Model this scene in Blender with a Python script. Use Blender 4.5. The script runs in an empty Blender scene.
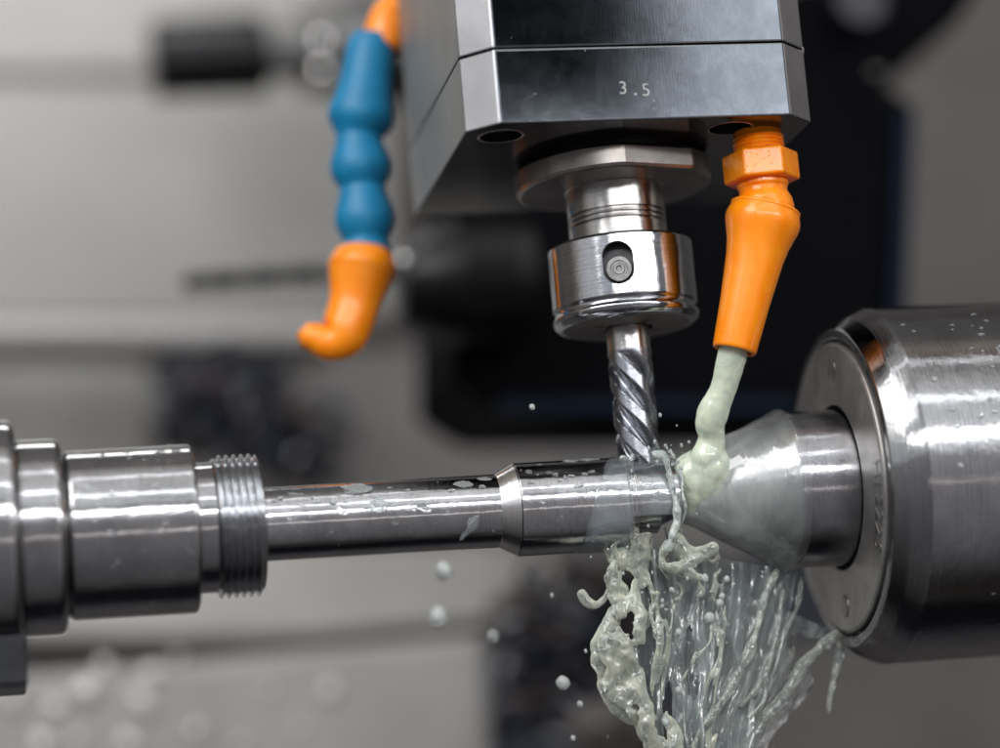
import bpy, bmesh, math, random
import numpy as np
from mathutils import Vector, Matrix, noise as mnoise
random.seed(7); rng = np.random.default_rng(7)
PI = math.pi; R = math.radians
scn = bpy.context.scene
COL = scn.collection
# ------------------------------------------------------------------ units: 1 Blender unit = 1 cm
# tool axis = Z through the origin, work axis = X through the origin
CAM = np.array([-17.0253, -67.6520, -9.2619])
MC = np.array([[0.979997, -0.180875, -0.083011], [0.047059, -0.194676, 0.979738], [0.193370, 0.964046, 0.182270]])
FPX = 2737.9
def P(px, py, y=None, z=None):
    """photo pixel -> the point at that place on the real plane y=... or z=..."""
    d = MC.T @ np.array([(px - 500) / FPX, -(py - 374) / FPX, 1.0])
    t = (y - CAM[1]) / d[1] if y is not None else (z - CAM[2]) / d[2]
    return Vector(CAM + t * d)
def SC(y):  # pixels per cm at depth y
    return FPX / (70.2 + 0.964 * y)

# ------------------------------------------------------------------ node helpers
class NT:
    def __init__(s, tree): s.t = tree; s.n = tree.nodes; s.l = tree.links
    def add(s, typ, ins=None, **kw):
        n = s.n.new(typ)
        for k, v in kw.items(): setattr(n, k, v)
        for k, v in (ins or {}).items():
            sock = n.inputs[k]
            if isinstance(v, bpy.types.NodeSocket): s.l.new(v, sock)
            else: sock.default_value = v
        return n
    def math(s, op, a, b=0.0, c=0.0, clamp=False):
        n = s.n.new('ShaderNodeMath'); n.operation = op; n.use_clamp = clamp
        for i, v in enumerate((a, b, c)):
            if isinstance(v, bpy.types.NodeSocket): s.l.new(v, n.inputs[i])
            else: n.inputs[i].default_value = v
        return n.outputs[0]
    def ramp(s, fac, stops, interp='LINEAR'):
        n = s.n.new('ShaderNodeValToRGB'); n.color_ramp.interpolation = interp
        e = n.color_ramp.elements
        while len(e) < len(stops): e.new(0.5)
        for i, (p, c) in enumerate(stops):
            e[i].position = p; e[i].color = c if len(c) == 4 else (*c, 1)
        s.l.new(fac, n.inputs[0]); return n.outputs[0]
    def noise(s, vec, scale=5, detail=3, rough=.55, dim='3D', w=None, dist=0):
        n = s.n.new('ShaderNodeTexNoise'); n.noise_dimensions = dim
        n.inputs['Scale'].default_value = scale; n.inputs['Detail'].default_value = detail
        n.inputs['Roughness'].default_value = rough; n.inputs['Distortion'].default_value = dist
        if vec is not None: s.l.new(vec, n.inputs['Vector'])
        if w is not None: s.l.new(w, n.inputs['W'])
        return n.outputs[0]
    def mapv(s, vec, scale=(1, 1, 1), rot=(0, 0, 0)):
        n = s.n.new('ShaderNodeMapping'); n.inputs['Scale'].default_value = scale; n.inputs['Rotation'].default_value = rot
        s.l.new(vec, n.inputs['Vector']); return n.outputs[0]
    def mixc(s, fac, a, b, mode='MIX'):
        n = s.n.new('ShaderNodeMix'); n.data_type = 'RGBA'; n.blend_type = mode
        for i, v in ((0, fac), (6, a), (7, b)):
            if isinstance(v, bpy.types.NodeSocket): s.l.new(v, n.inputs[i])
            else: n.inputs[i].default_value = v if i == 0 else ((*v, 1) if len(v) == 3 else v)
        return n.outputs[2]
    def bump(s, h, strength=.1, dist=.02, nrm=None):
        n = s.n.new('ShaderNodeBump'); n.inputs['Strength'].default_value = strength; n.inputs['Distance'].default_value = dist
        s.l.new(h, n.inputs['Height'])
        if nrm is not None: s.l.new(nrm, n.inputs['Normal'])
        return n.outputs[0]
def mat(name):
    m = bpy.data.materials.new(name); m.use_nodes = True
    k = NT(m.node_tree); b = k.n['Principled BSDF']; tc = k.n.new('ShaderNodeTexCoord')
    return m, k, b, tc.outputs['Object']
def setp(k, b, **kw):
    for n, v in kw.items():
        n = n.replace('_', ' ')
        s = b.inputs[n]
        if isinstance(v, bpy.types.NodeSocket): k.l.new(v, s)
        elif s.type == 'RGBA' and len(v) == 3: s.default_value = (*v, 1)
        else: s.default_value = v

def metal_turned(name, base=(.62, .62, .63), rough=.2, axis='X', aniso=.6, groove=.35, wet=0.25, freq=26., stain=.35):
    """lathe-turned steel: fine rings round the axis, faint scratches, a thin uneven wet film"""
    m, k, b, ob = mat(name)
    sx = k.add('ShaderNodeSeparateXYZ', {'Vector': ob}).outputs[axis]
    rings = k.noise(None, scale=freq, detail=4, rough=.7, dim='1D', w=sx)
    sc = (1.2, 1.2, 1.2); sc2 = [2.2, 2.2, 2.2]; sc2['XYZ'.index(axis)] = 14
    blot = k.noise(ob, scale=.9, detail=5, rough=.6)
    fine = k.noise(k.mapv(ob, tuple(sc2)), scale=6, detail=4, rough=.7)
    wetn = k.ramp(k.noise(ob, scale=1.6, detail=4, rough=.5, dist=.6), [(.5, (0, 0, 0)), (.62, (1, 1, 1))])
    fac = k.math('MULTIPLY', k.math('ADD', k.math('MULTIPLY', blot, .6), k.math('MULTIPLY', fine, .4)), 1.0)
    colr = k.mixc(k.ramp(fac, [(.36, (0, 0, 0)), (.66, (1, 1, 1))]), tuple(c * (1 - stain) for c in base), base)
    rc = k.ramp(k.noise(None, scale=freq * 2.3, detail=3, rough=.8, dim='1D', w=sx), [(.3, (.72,) * 3), (.62, (1.08,) * 3)])
    colr = k.mixc(.8, colr, rc, 'MULTIPLY')
    pit = k.ramp(k.noise(k.mapv(ob, tuple(3 if i == 'XYZ'.index(axis) else 1.1 for i in range(3))), scale=9, detail=2), [(.66, (1, 1, 1)), (.74, (.55, .52, .5))])
    colr = k.mixc(.7, colr, pit, 'MULTIPLY')
    r = k.math('ADD', k.math('MULTIPLY', k.math('SUBTRACT', rings, .5), .18), k.math('ADD', k.math('MULTIPLY', fine, .12), rough - .06))
    r = k.math('MULTIPLY', r, k.math('SUBTRACT', 1.0, k.math('MULTIPLY', wetn, wet)), clamp=True)
    h = k.math('ADD', k.math('MULTIPLY', rings, groove), k.math('MULTIPLY', fine, .12))
    nb = k.bump(h, .5, .014)
    wb = k.bump(k.noise(ob, scale=3.0, detail=2, dist=.4), .12, .05, nb)
    tg = k.add('ShaderNodeTangent', direction_type='RADIAL', axis=axis)
    setp(k, b, Metallic=1.0, Base_Color=colr, Roughness=r, Normal=wb, Anisotropic=aniso, Anisotropic_Rotation=.25, Tangent=tg.outputs[0])
    return m
def metal_flat(name, base=(.5, .5, .5), rough=.3, metallic=1.0, scratch=(1, 14, 14), blotch=.4, bump=.15, spec=.5, spots=0, coat=0, bscale=.6, rvar=1.0):
    m, k, b, ob = mat(name)
    f = k.noise(k.mapv(ob, scratch), scale=2.5, detail=6, rough=.7)
    bl = k.noise(ob, scale=bscale, detail=6, rough=.65, dist=.3)
    fac = k.ramp(bl, [(.35, (0, 0, 0)), (.7, (1, 1, 1))])
    c = k.mixc(fac, tuple(x * (1 - blotch) for x in base), base)
    r = k.math('ADD', k.math('MULTIPLY', f, .2 * rvar), k.math('ADD', k.math('MULTIPLY', bl, .16 * rvar), rough - .18 * rvar), clamp=True)
    n = k.bump(f, bump, .012)
    if spots:
        v = k.add('ShaderNodeTexVoronoi', {'Vector': ob, 'Scale': 6.5}).outputs[0]
        sp = k.ramp(k.math('ADD', v, k.math('MULTIPLY', k.noise(ob, scale=1.3, detail=3), .5)), [(.11, (1, 1, 1)), (.24, (0, 0, 0))])
        n = k.bump(sp, spots, .05, n)
    setp(k, b, Metallic=metallic, Base_Color=c, Roughness=r, Normal=n, Specular_IOR_Level=spec, Coat_Weight=coat, Coat_Roughness=.08)
    return m
def plastic(name, base, dark, rough=.3, sss=.15, drops=0.0, bump=.06, coat=.25):
    m, k, b, ob = mat(name)
    n1 = k.noise(ob, scale=2.2, detail=4)
    n2 = k.noise(ob, scale=22, detail=3)
    c = k.mixc(k.ramp(n1, [(.35, (0, 0, 0)), (.65, (1, 1, 1))]), dark, base)
    r = k.math('ADD', k.math('MULTIPLY', n1, .25), rough - .1, clamp=True)
    nb = k.bump(n2, bump, .02)
    if drops:
        v = k.add('ShaderNodeTexVoronoi', {'Vector': ob, 'Scale': 9}).outputs[0]
        nb = k.bump(k.ramp(v, [(0, (1, 1, 1)), (.25, (0, 0, 0))]), drops, .05, nb)
    setp(k, b, Base_Color=c, Roughness=r, Normal=nb, Subsurface_Weight=sss, Subsurface_Scale=.15, Subsurface_Radius=(1, .35, .1), Coat_Weight=coat, Coat_Roughness=.1)
    return m
def paint(name, base, rough=.5, metallic=0.0, var=.15, scale=.25, spec=.3):
    m, k, b, ob = mat(name)
    n1 = k.noise(ob, scale=scale, detail=5, rough=.6)
    c = k.mixc(n1, tuple(x * (1 - 2 * var) for x in base), tuple(x * (1 + 2 * var) for x in base))
    setp(k, b, Base_Color=c, Roughness=rough, Metallic=metallic, Specular_IOR_Level=spec)
    return m
def coolant(name, col=(.70, .80, .72), trans=.35, rough=.07, sss=.6, alpha=None, bump=.0):
    m, k, b, ob = mat(name)
    n1 = k.noise(ob, scale=1.6, detail=4, dist=.8)
    c = k.mixc(k.ramp(n1, [(.35, (0, 0, 0)), (.65, (1, 1, 1))]), tuple(x * .82 for x in col), col)
    setp(k, b, Base_Color=c, Roughness=rough, IOR=1.34, Transmission_Weight=trans, Subsurface_Weight=sss, Subsurface_Scale=.35, Subsurface_Radius=(1, 1, .9), Specular_IOR_Level=.9)
    if bump:
        setp(k, b, Normal=k.bump(k.noise(ob, scale=5, detail=3, dist=.5), bump, .08))
    return m
def film(name, col, lo, hi, stretch=(1, 1, 1), scale=1.5, rough=.08, bump=.25, stops=(.38, .68), uv=False, gloss=.5, fade=False):
    """milky liquid skin: streaks of denser and clearer liquid"""
    m, k, b, ob = mat(name)
    if uv: ob = k.n['Texture Coordinate'].outputs['UV']
    n1 = k.noise(k.mapv(ob, stretch), scale=scale, detail=5, rough=.6, dist=.7)
    a = k.ramp(n1, [(stops[0], (lo,) * 3), (stops[1], (hi,) * 3)])
    if fade: a = k.math('MULTIPLY', a, k.add('ShaderNodeAttribute', attribute_name='fade').outputs['Fac'], clamp=True)
    nb = k.bump(k.noise(k.mapv(ob, stretch), scale=scale * 1.3, detail=3, dist=.5), bump, .15)
    k.n.remove(b)
    tr = k.add('ShaderNodeBsdfTransparent'); df = k.add('ShaderNodeBsdfDiffuse', {'Color': (*col, 1), 'Normal': nb}); tl = k.add('ShaderNodeBsdfTranslucent', {'Color': (*col, 1)})
    gl = k.add('ShaderNodeBsdfGlossy', {'Color': (1, 1, 1, 1), 'Roughness': rough, 'Normal': nb})
    fr = k.add('ShaderNodeFresnel', {'IOR': 1.36, 'Normal': nb})
    m1 = k.add('ShaderNodeMixShader', {0: .35, 1: df.outputs[0], 2: tl.outputs[0]})
    m2 = k.add('ShaderNodeMixShader', {0: a, 1: tr.outputs[0], 2: m1.outputs[0]})
    m3 = k.add('ShaderNodeMixShader', {0: k.math('MINIMUM', k.math('ADD', fr.outputs[0], .05 * gloss), .6), 1: m2.outputs[0], 2: gl.outputs[0]})
    k.l.new(m3.outputs[0], k.n['Material Output'].inputs['Surface'])
    return m

# ------------------------------------------------------------------ object helpers
def link(name, me, m=None, parent=None, smooth=True, angle=9):
    o = bpy.data.objects.new(name, me); COL.objects.link(o)
    if m: me.materials.append(m)
    if parent: o.parent = parent
    if smooth:
        me.shade_smooth()
        if angle < 180: me.set_sharp_from_angle(angle=R(angle))
    return o
def obj(name, bm, m, parent=None, smooth=True, angle=9):
    bmesh.ops.recalc_face_normals(bm, faces=bm.faces)
    me = bpy.data.meshes.new(name); bm.to_mesh(me); bm.free()
    return link(name, me, m, parent, smooth, angle)
def tag(o, label, cat, group=None, kind=None):
    o['label'] = label; o['category'] = cat
    if group: o['group'] = group
    if kind: o['kind'] = kind
    return o
def thing(name, label, cat, loc=(0, 0, 0), group=None):
    o = bpy.data.objects.new(name, None); COL.objects.link(o); o.empty_display_size = .3
    o.location = loc
    tag(o, label, cat, group); return o
def structure(o): o['kind'] = 'structure'; return o
def frame(axis):
    """matrix whose local X runs along axis"""
    a = Vector(axis).normalized(); up = Vector((0, 0, 1)) if abs(a.z) < .9 else Vector((0, 1, 0))
    b = up.cross(a).normalized(); c = a.cross(b)
    return Matrix((a, b, c)).transposed()
def lathe_bm(prof, segs=128, org=(0, 0, 0), axis=(1, 0, 0), cap=True, fn=None):
    bm = bmesh.new(); Q = frame(axis); org = Vector(org); rows = []
    for s, r in prof:
        row = []
        for i in range(segs):
            a = 2 * PI * i / segs
            rr = fn(s, a, r) if fn else r
            row.append(bm.verts.new(org + Q @ Vector((s, rr * math.cos(a), rr * math.sin(a)))))
        rows.append(row)
    for p, q in zip(rows, rows[1:]):
        for i in range(segs):
            j = (i + 1) % segs
            bm.faces.new((p[i], p[j], q[j], q[i]))
    if cap:
        for row in (rows[0], rows[-1]):
            try: bm.faces.new(row)
            except ValueError: pass
    return bm
def box_bm(lo, hi, bev=0.0, seg=2):
    bm = bmesh.new(); bmesh.ops.create_cube(bm, size=1)
    lo = Vector(lo); hi = Vector(hi)
    for v in bm.verts: v.co = Vector((lo[i] + (v.co[i] + .5) * (hi[i] - lo[i]) for i in range(3)))
    if bev: bmesh.ops.bevel(bm, geom=list(bm.edges), offset=bev, segments=seg, affect='EDGES', profile=.5)
    return bm
def prism_bm(pts, d0, d1, axis='Z', bev=0.0, seg=2):
    bm = bmesh.new()
    def v3(p, d): return {'Z': (p[0], p[1], d), 'Y': (p[0], d, p[1]), 'X': (d, p[0], p[1])}[axis]
    a = [bm.verts.new(v3(p, d0)) for p in pts]; b = [bm.verts.new(v3(p, d1)) for p in pts]
    n = len(pts)
    for i in range(n): bm.faces.new((a[i], a[(i + 1) % n], b[(i + 1) % n], b[i]))
    bm.faces.new(a); bm.faces.new(b)
    bmesh.ops.recalc_face_normals(bm, faces=bm.faces)
    if bev: bmesh.ops.bevel(bm, geom=list(bm.edges), offset=bev, segments=seg, affect='EDGES', profile=.5)
    return bm
def spline(pts, n):
    """Catmull-Rom through rows of numbers"""
    p = np.array(pts, float); p = np.vstack([2 * p[0] - p[1], p, 2 * p[-1] - p[-2]])
    out = []; m = len(p) - 3
    for i in range(n + 1):
        t = i / n * m; k = min(int(t), m - 1); u = t - k
        a, b, c, d = p[k:k + 4]
        out.append(.5 * ((2 * b) + (-a + c) * u + (2 * a - 5 * b + 4 * c - d) * u * u + (-a + 3 * b - 3 * c + d) * u ** 3))
    return np.array(out)
def tube_into(bm, path, segs=12, squash=1.0, jit=0.0):
    """path rows x,y,z,r"""
    n = len(path); rows = []
    up0 = Vector((0, 1, 0))
    for i in range(n):
        c = Vector(path[i][:3]); t = Vector(path[min(i + 1, n - 1)][:3]) - Vector(path[max(i - 1, 0)][:3])
        if t.length < 1e-6: t = Vector((0, 0, 1))
        t.normalize(); a = up0 - t * up0.dot(t)
        if a.length < .05: a = Vector((1, 0, 0)) - t * t.x
        a.normalize(); b = t.cross(a); r = max(path[i][3], .005)
        row = []
        for j in range(segs):
            th = 2 * PI * j / segs
            rr = r * (1 + jit * (mnoise.noise(Vector((c.x * 1.7 + math.cos(th), c.y + math.sin(th), c.z * 1.7)))))
            row.append(bm.verts.new(c + a * (math.cos(th) * rr * squash) + b * (math.sin(th) * rr)))
        rows.append(row)
    for p, q in zip(rows, rows[1:]):
        for j in range(segs): bm.faces.new((p[j], p[(j + 1) % segs], q[(j + 1) % segs], q[j]))
    for row, e, s in ((rows[0], 0, -1), (rows[-1], -1, 1)):
        c = Vector(path[e][:3]); t = Vector(path[0][:3]) - Vector(path[1][:3]) if e == 0 else Vector(path[-1][:3]) - Vector(path[-2][:3])
        t = t.normalized() if t.length > 1e-6 else Vector((0, 0, 1))
        tip = bm.verts.new(c + t * path[e][3] * .6)
        for j in range(segs): bm.faces.new((row[j], row[(j + 1) % segs], tip))
def ball_into(bm, c, r, sc=(1, 1, 1), sub=2):
    bmesh.ops.create_icosphere(bm, subdivisions=sub, radius=1, matrix=Matrix.Translation(c) @ Matrix.Diagonal((r * sc[0], r * sc[1], r * sc[2], 1)))
def baked(o):
    """apply the modifiers of o"""
    dg = bpy.context.evaluated_depsgraph_get()
    me = bpy.data.meshes.new_from_object(o.evaluated_get(dg)); old = o.data
    o.modifiers.clear(); o.data = me; bpy.data.meshes.remove(old)
    return o
def boolean(o, cutters):
    for c in cutters:
        md = o.modifiers.new('b', 'BOOLEAN'); md.object = c; md.operation = 'DIFFERENCE'; md.solver = 'EXACT'; md.material_mode = 'TRANSFER'
    bpy.context.view_layer.update()
    baked(o)
    for c in cutters: bpy.data.objects.remove(c)
    o.data.shade_smooth(); o.data.set_sharp_from_angle(angle=R(9))
    return o
class Blob:
    """collects round samples and melts them into one liquid skin (distance field + surface nets)"""
    def __init__(s): s.p = []
    def tube(s, path, jit=.3):
        path = np.asarray(path, float)
        for a, b in zip(path, path[1:]):
            n = max(1, int(np.linalg.norm(b[:3] - a[:3]) / (.3 * max(min(a[3], b[3]), .02))))
            for i in range(n):
                q = a + (b - a) * i / n
                v = Vector(q[:3])
                q[3] *= 1 + jit * (mnoise.noise(v * 2.4) + .6 * mnoise.noise(v * 5.5 + Vector((3, 1, 7))))
                s.p.append(q)
        s.p.append(path[-1])
    def ball(s, c, r): s.p.append(np.array([*c, r]))
    def mesh(s, name, m, parent=None, vox=.035, blur=2, disp=0.0, dscale=.3):
        p = np.array(s.p); p[:, 3] = np.maximum(p[:, 3], .012)
        band = 3 * vox
        lo = (p[:, :3] - p[:, 3:]).min(0) - 6 * vox; hi = (p[:, :3] + p[:, 3:]).max(0) + 6 * vox
        n = np.ceil((hi - lo) / vox).astype(int) + 1
        f = np.full(n, band, np.float32)
        for x, y, z, r in p:
            c = np.array((x, y, z)); i0 = np.maximum(((c - r - band - lo) / vox).astype(int), 0); i1 = np.minimum(((c + r + band - lo) / vox).astype(int) + 2, n)
            g = [(np.arange(i0[k], i1[k]) * vox + lo[k] - c[k]) ** 2 for k in range(3)]
            d = np.sqrt(g[0][:, None, None] + g[1][None, :, None] + g[2][None, None, :]) - r
            w = f[i0[0]:i1[0], i0[1]:i1[1], i0[2]:i1[2]]; np.minimum(w, d, out=w)
        if getattr(s, 'base', None):
            g = [np.arange(n[k]) * vox + lo[k] for k in range(3)]
            np.minimum(f, s.base(*g), out=f)
        np.clip(f, -band, band, out=f)
        for _ in range(blur):
            for ax in range(3):
                a, b = np.roll(f, 1, ax), np.roll(f, -1, ax); f = .5 * f + .25 * (a + b)
        ins = f < 0
        # one vertex per mixed cell
        cnt = np.zeros(n - 1, np.int8); acc = np.zeros((*(n - 1), 3), np.float32); num = np.zeros(n - 1, np.float32)
        def sl(dx, dy, dz): return (slice(dx, n[0] - 1 + dx), slice(dy, n[1] - 1 + dy), slice(dz, n[2] - 1 + dz))
        corners = [(i, j, k) for i in (0, 1) for j in (0, 1) for k in (0, 1)]
        for c in corners: cnt += ins[sl(*c)]
        act = (cnt > 0) & (cnt < 8)
        for c in corners:
            for ax in range(3):
                if c[ax]: continue
                e = list(c); e[ax] = 1
                fa, fb = f[sl(*c)], f[sl(*e)]; x_ = (fa < 0) != (fb < 0)
                t = np.where(x_, fa / np.where(fa == fb, 1, fa - fb), 0)
                for k in range(3): acc[..., k] += np.where(x_, c[k] + (t if k == ax else 0), 0)
                num += x_
        idx = np.full(n - 1, -1, np.int64); idx[act] = np.arange(act.sum())
        ijk = np.argwhere(act); vs = (ijk + acc[act] / num[act][:, None]) * vox + lo
        faces = []
        for ax in range(3):
            u, v = (ax + 1) % 3, (ax + 2) % 3
            s0 = [slice(1, -1)] * 3; s0[ax] = slice(0, -1); s1 = list(s0); s1[ax] = slice(1, None)
            a, b = ins[tuple(s0)], ins[tuple(s1)]; cr = np.argwhere(a != b); fl = a[a != b]
            off = np.array([1, 1, 1]); off[ax] = 0; base = cr + off
            q = []
            for du, dv in ((0, 0), (-1, 0), (-1, -1), (0, -1)):
                w = base.copy(); w[:, u] += du; w[:, v] += dv; q.append(idx[w[:, 0], w[:, 1], w[:, 2]])
            q = np.stack(q, 1); q[~fl] = q[~fl][:, ::-1]; faces.append(q)
        faces = np.concatenate(faces); faces = faces[(faces >= 0).all(1)]
        me = bpy.data.meshes.new(name); me.from_pydata(vs.tolist(), [], faces.tolist()); me.update()
        if disp:
            nv = len(me.vertices); no = np.zeros(nv * 3); me.vertices.foreach_get('normal', no); no = no.reshape(-1, 3)
            for i in range(nv):
                v = Vector(vs[i]); vs[i] += no[i] * disp * (mnoise.noise(v / dscale) + .5 * mnoise.noise(v / dscale * 2.3))
            me.vertices.foreach_set('co', vs.ravel()); me.update()
        return link(name, me, m, parent, True, 180)
def engrave(name, txt, size, mtx, m, parent, depth=.02, bevel=.008):
    cu = bpy.data.curves.new(name, 'FONT'); cu.body = txt; cu.size = size; cu.extrude = depth; cu.align_x = 'CENTER'; cu.align_y = 'CENTER'
    cu.space_character = 1.15; cu.offset = -.006
    o = bpy.data.objects.new(name, cu); COL.objects.link(o); o.matrix_world = mtx
    bpy.context.view_layer.update()
    dg = bpy.context.evaluated_depsgraph_get()
    me = bpy.data.meshes.new_from_object(o.evaluated_get(dg)); me.transform(mtx)
    bpy.data.objects.remove(o)
    me.materials.clear()
    return link(name, me, m, parent, smooth=False)

# ------------------------------------------------------------------ materials
M = {}
M['shaft'] = metal_turned('turned_steel', (.55, .555, .57), .14)
M['shaft_wide'] = metal_turned('turned_steel_wide', (.54, .545, .56), .16, freq=18)
M['thread'] = metal_turned('thread_steel', (.62, .64, .67), .24, groove=.1)
M['bright'] = metal_turned('bright_chamfer', (.85, .85, .85), .2)
M['centre'] = metal_turned('ground_centre', (.44, .445, .47), .18, freq=30)
M['barrel'] = metal_turned('barrel_steel', (.38, .385, .395), .17, freq=14, wet=.4, stain=.3)
M['face'] = metal_flat('cover_steel', (.50, .485, .475), .42, bump=.08, scratch=(3, 3, 3), metallic=.9)
M['engrave'] = metal_flat('engraving', (.36, .36, .36), .45)
M['black'] = paint('black_gap', (.006, .006, .007), .4)
M['nut'] = metal_turned('nut_steel', (.50, .51, .54), .09, axis='Z', aniso=.3, groove=.08, freq=9, wet=.2)
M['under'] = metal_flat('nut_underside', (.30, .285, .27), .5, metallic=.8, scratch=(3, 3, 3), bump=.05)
M['neck'] = metal_turned('neck_steel', (.52, .51, .50), .24, axis='Z', groove=.1)
M['pocket'] = metal_flat('pocket_shade', (.07, .07, .075), .4)  # slot walls coloured dark to stand for shade inside the recess
M['screw'] = metal_flat('screw_steel', (.30, .30, .30), .45, scratch=(9, 9, 9), bump=.5, blotch=.4, bscale=4)
M['flange'] = metal_flat('flange_steel', (.44, .41, .39), .36, bump=.08)
M['mill'] = metal_turned('carbide', (.33, .345, .385), .26, axis='Z', groove=.05, aniso=0)
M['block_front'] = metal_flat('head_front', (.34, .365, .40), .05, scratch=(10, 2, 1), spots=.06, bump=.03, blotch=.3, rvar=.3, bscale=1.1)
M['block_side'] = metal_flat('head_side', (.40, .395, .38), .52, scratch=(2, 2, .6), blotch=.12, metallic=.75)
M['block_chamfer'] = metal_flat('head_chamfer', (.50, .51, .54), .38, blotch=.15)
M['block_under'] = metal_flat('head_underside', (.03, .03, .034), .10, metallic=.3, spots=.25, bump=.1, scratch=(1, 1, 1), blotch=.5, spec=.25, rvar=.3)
M['orange'] = plastic('orange_plastic', (1.0, .30, .003), (1.0, .255, .002), .28)
M['orange_wet'] = plastic('orange_wet_plastic', (1.0, .305, .003), (.96, .23, .002), .25, drops=.55)
M['blue'] = plastic('blue_plastic', (.001, .20, .40), (.001, .165, .34), .45, sss=0, coat=0)
def thin_liquid(name, col, lo, hi, power=1.0, rough=.04, bump=.25, bs=4, var=.9, clear=(.95, .985, .97), back=.25):
    """emulsion: glassy where thin and seen square on, milky towards the rims and in streaks"""
    m, k, b, ob = mat(name); k.n.remove(b)
    n1 = k.noise(ob, scale=2.2, detail=5, rough=.6, dist=.9)
    nb = k.bump(k.noise(ob, scale=bs, detail=3, dist=.6), bump, .1)
    lw = k.add('ShaderNodeLayerWeight', {'Blend': .5, 'Normal': nb}).outputs['Facing']
    f = k.math('ADD', k.math('MULTIPLY', k.math('POWER', lw, power), hi - lo), k.math('ADD', k.math('MULTIPLY', k.math('SUBTRACT', n1, .5), var), lo), clamp=True)
    c = k.mixc(k.ramp(n1, [(.35, (0, 0, 0)), (.65, (1, 1, 1))]), (col[0] * .82, col[1] * .90, col[2] * .98), col)
    df = k.add('ShaderNodeBsdfDiffuse', {'Color': c, 'Normal': nb}); tl = k.add('ShaderNodeBsdfTranslucent', {'Color': c})
    milk = k.add('ShaderNodeMixShader', {0: back, 1: df.outputs[0], 2: tl.outputs[0]})
    gs = k.add('ShaderNodeBsdfRefraction', {'Color': (*clear, 1), 'Roughness': .08, 'IOR': 1.12, 'Normal': nb})
    body = k.add('ShaderNodeMixShader', {0: f, 1: gs.outputs[0], 2: milk.outputs[0]})
    gl = k.add('ShaderNodeBsdfGlossy', {'Color': (1, 1, 1, 1), 'Roughness': rough, 'Normal': nb})
    fr = k.add('ShaderNodeFresnel', {'IOR': 1.45, 'Normal': nb})
    o_ = k.add('ShaderNodeMixShader', {0: k.math('ADD', fr.outputs[0], .02), 1: body.outputs[0], 2: gl.outputs[0]})
    k.l.new(o_.outputs[0], k.n['Material Output'].inputs['Surface'])
    return m
M['ligament'] = thin_liquid('coolant_strand', (.97, 1.0, .80), .26, 1.05)
M['fine'] = thin_liquid('coolant_fine_strand', (.90, .95, .82), .16, .75)
M['froth'] = thin_liquid('coolant_froth', (.90, .98, .92), .35, 1.0)
M['coolant'] = thin_liquid('coolant_milk', (.93, 1.0, .78), .72, 1.15, bump=.12, var=.5, back=.15)
M['sheet'] = film('coolant_sheet', (.52, .60, .60), .16, .72, (7, 2.4, 1.0), 1.0, stops=(.36, .72), uv=True, bump=.5, gloss=1.0)
M['filmcone'] = film('coolant_cone_film', (.80, .85, .84), .30, .80, (1.0, .6, .6), .55, bump=.35, gloss=1.0, fade=True)
M['filmshaft'] = film('coolant_shaft_film', (.62, .72, .78), .22, .62, (.7, 1, 1), .8, bump=.3, gloss=1.0, fade=True)
def water(name, tint, alpha=None):
    m, k, b, ob = mat(name)
    setp(k, b, Base_Color=tint, Roughness=.02, IOR=1.33, Transmission_Weight=.9)
    return m
M['water'] = water('water', (.95, .97, .98))
M['puddle'] = coolant('coolant_puddle', (.80, .86, .88), .75, .04, .1)
M['milkdrop'] = coolant('coolant_drop', (.80, .88, .86), .55, .04, .3)

# ------------------------------------------------------------------ workpiece (turned shaft)
def bev(prof, b=.03):
    """soften the corners of a lathe profile"""
    out = []
    for i, (s, r) in enumerate(prof):
        if 0 < i < len(prof) - 1:
            p = Vector((s, r)); a = Vector(prof[i - 1]) - p; c = Vector(prof[i + 1]) - p
            if a.length > 2.2 * b and c.length > 2.2 * b and abs(a.normalized().dot(c.normalized())) < .97:
                out += [tuple(p + a.normalized() * b), tuple(p + (a.normalized() + c.normalized()) * b * .32), tuple(p + c.normalized() * b)]
                continue
        out.append((s, r))
    return out
shaft = thing('turned_shaft', 'long turned steel shaft, threaded and stepped, held level between left chuck and pointed centre', 'shaft', (-5, 0, 0))
def sp(o):  # parts keep world coordinates under their thing
    o.parent.matrix_world = o.parent.matrix_world; o.location = -Vector(o.parent.location); return o
def part(name, bm, m, par, smooth=True, angle=9): return sp(obj(name, bm, m, par, smooth, angle))
part('shoulder_block', lathe_bm(bev([(-15.2, 1.9), (-14.68, 2.0), (-14.62, 2.05), (-14.56, 2.10), (-11.56, 2.107), (-11.5, 2.04), (-11.5, 1.2)], .035)), M['shaft_wide'], shaft)
part('relief_groove', lathe_bm([(-11.52, 1.3), (-11.5, 1.6), (-11.46, 1.63), (-11.05, 1.63), (-10.98, 1.55)]), M['shaft'], shaft)
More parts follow.
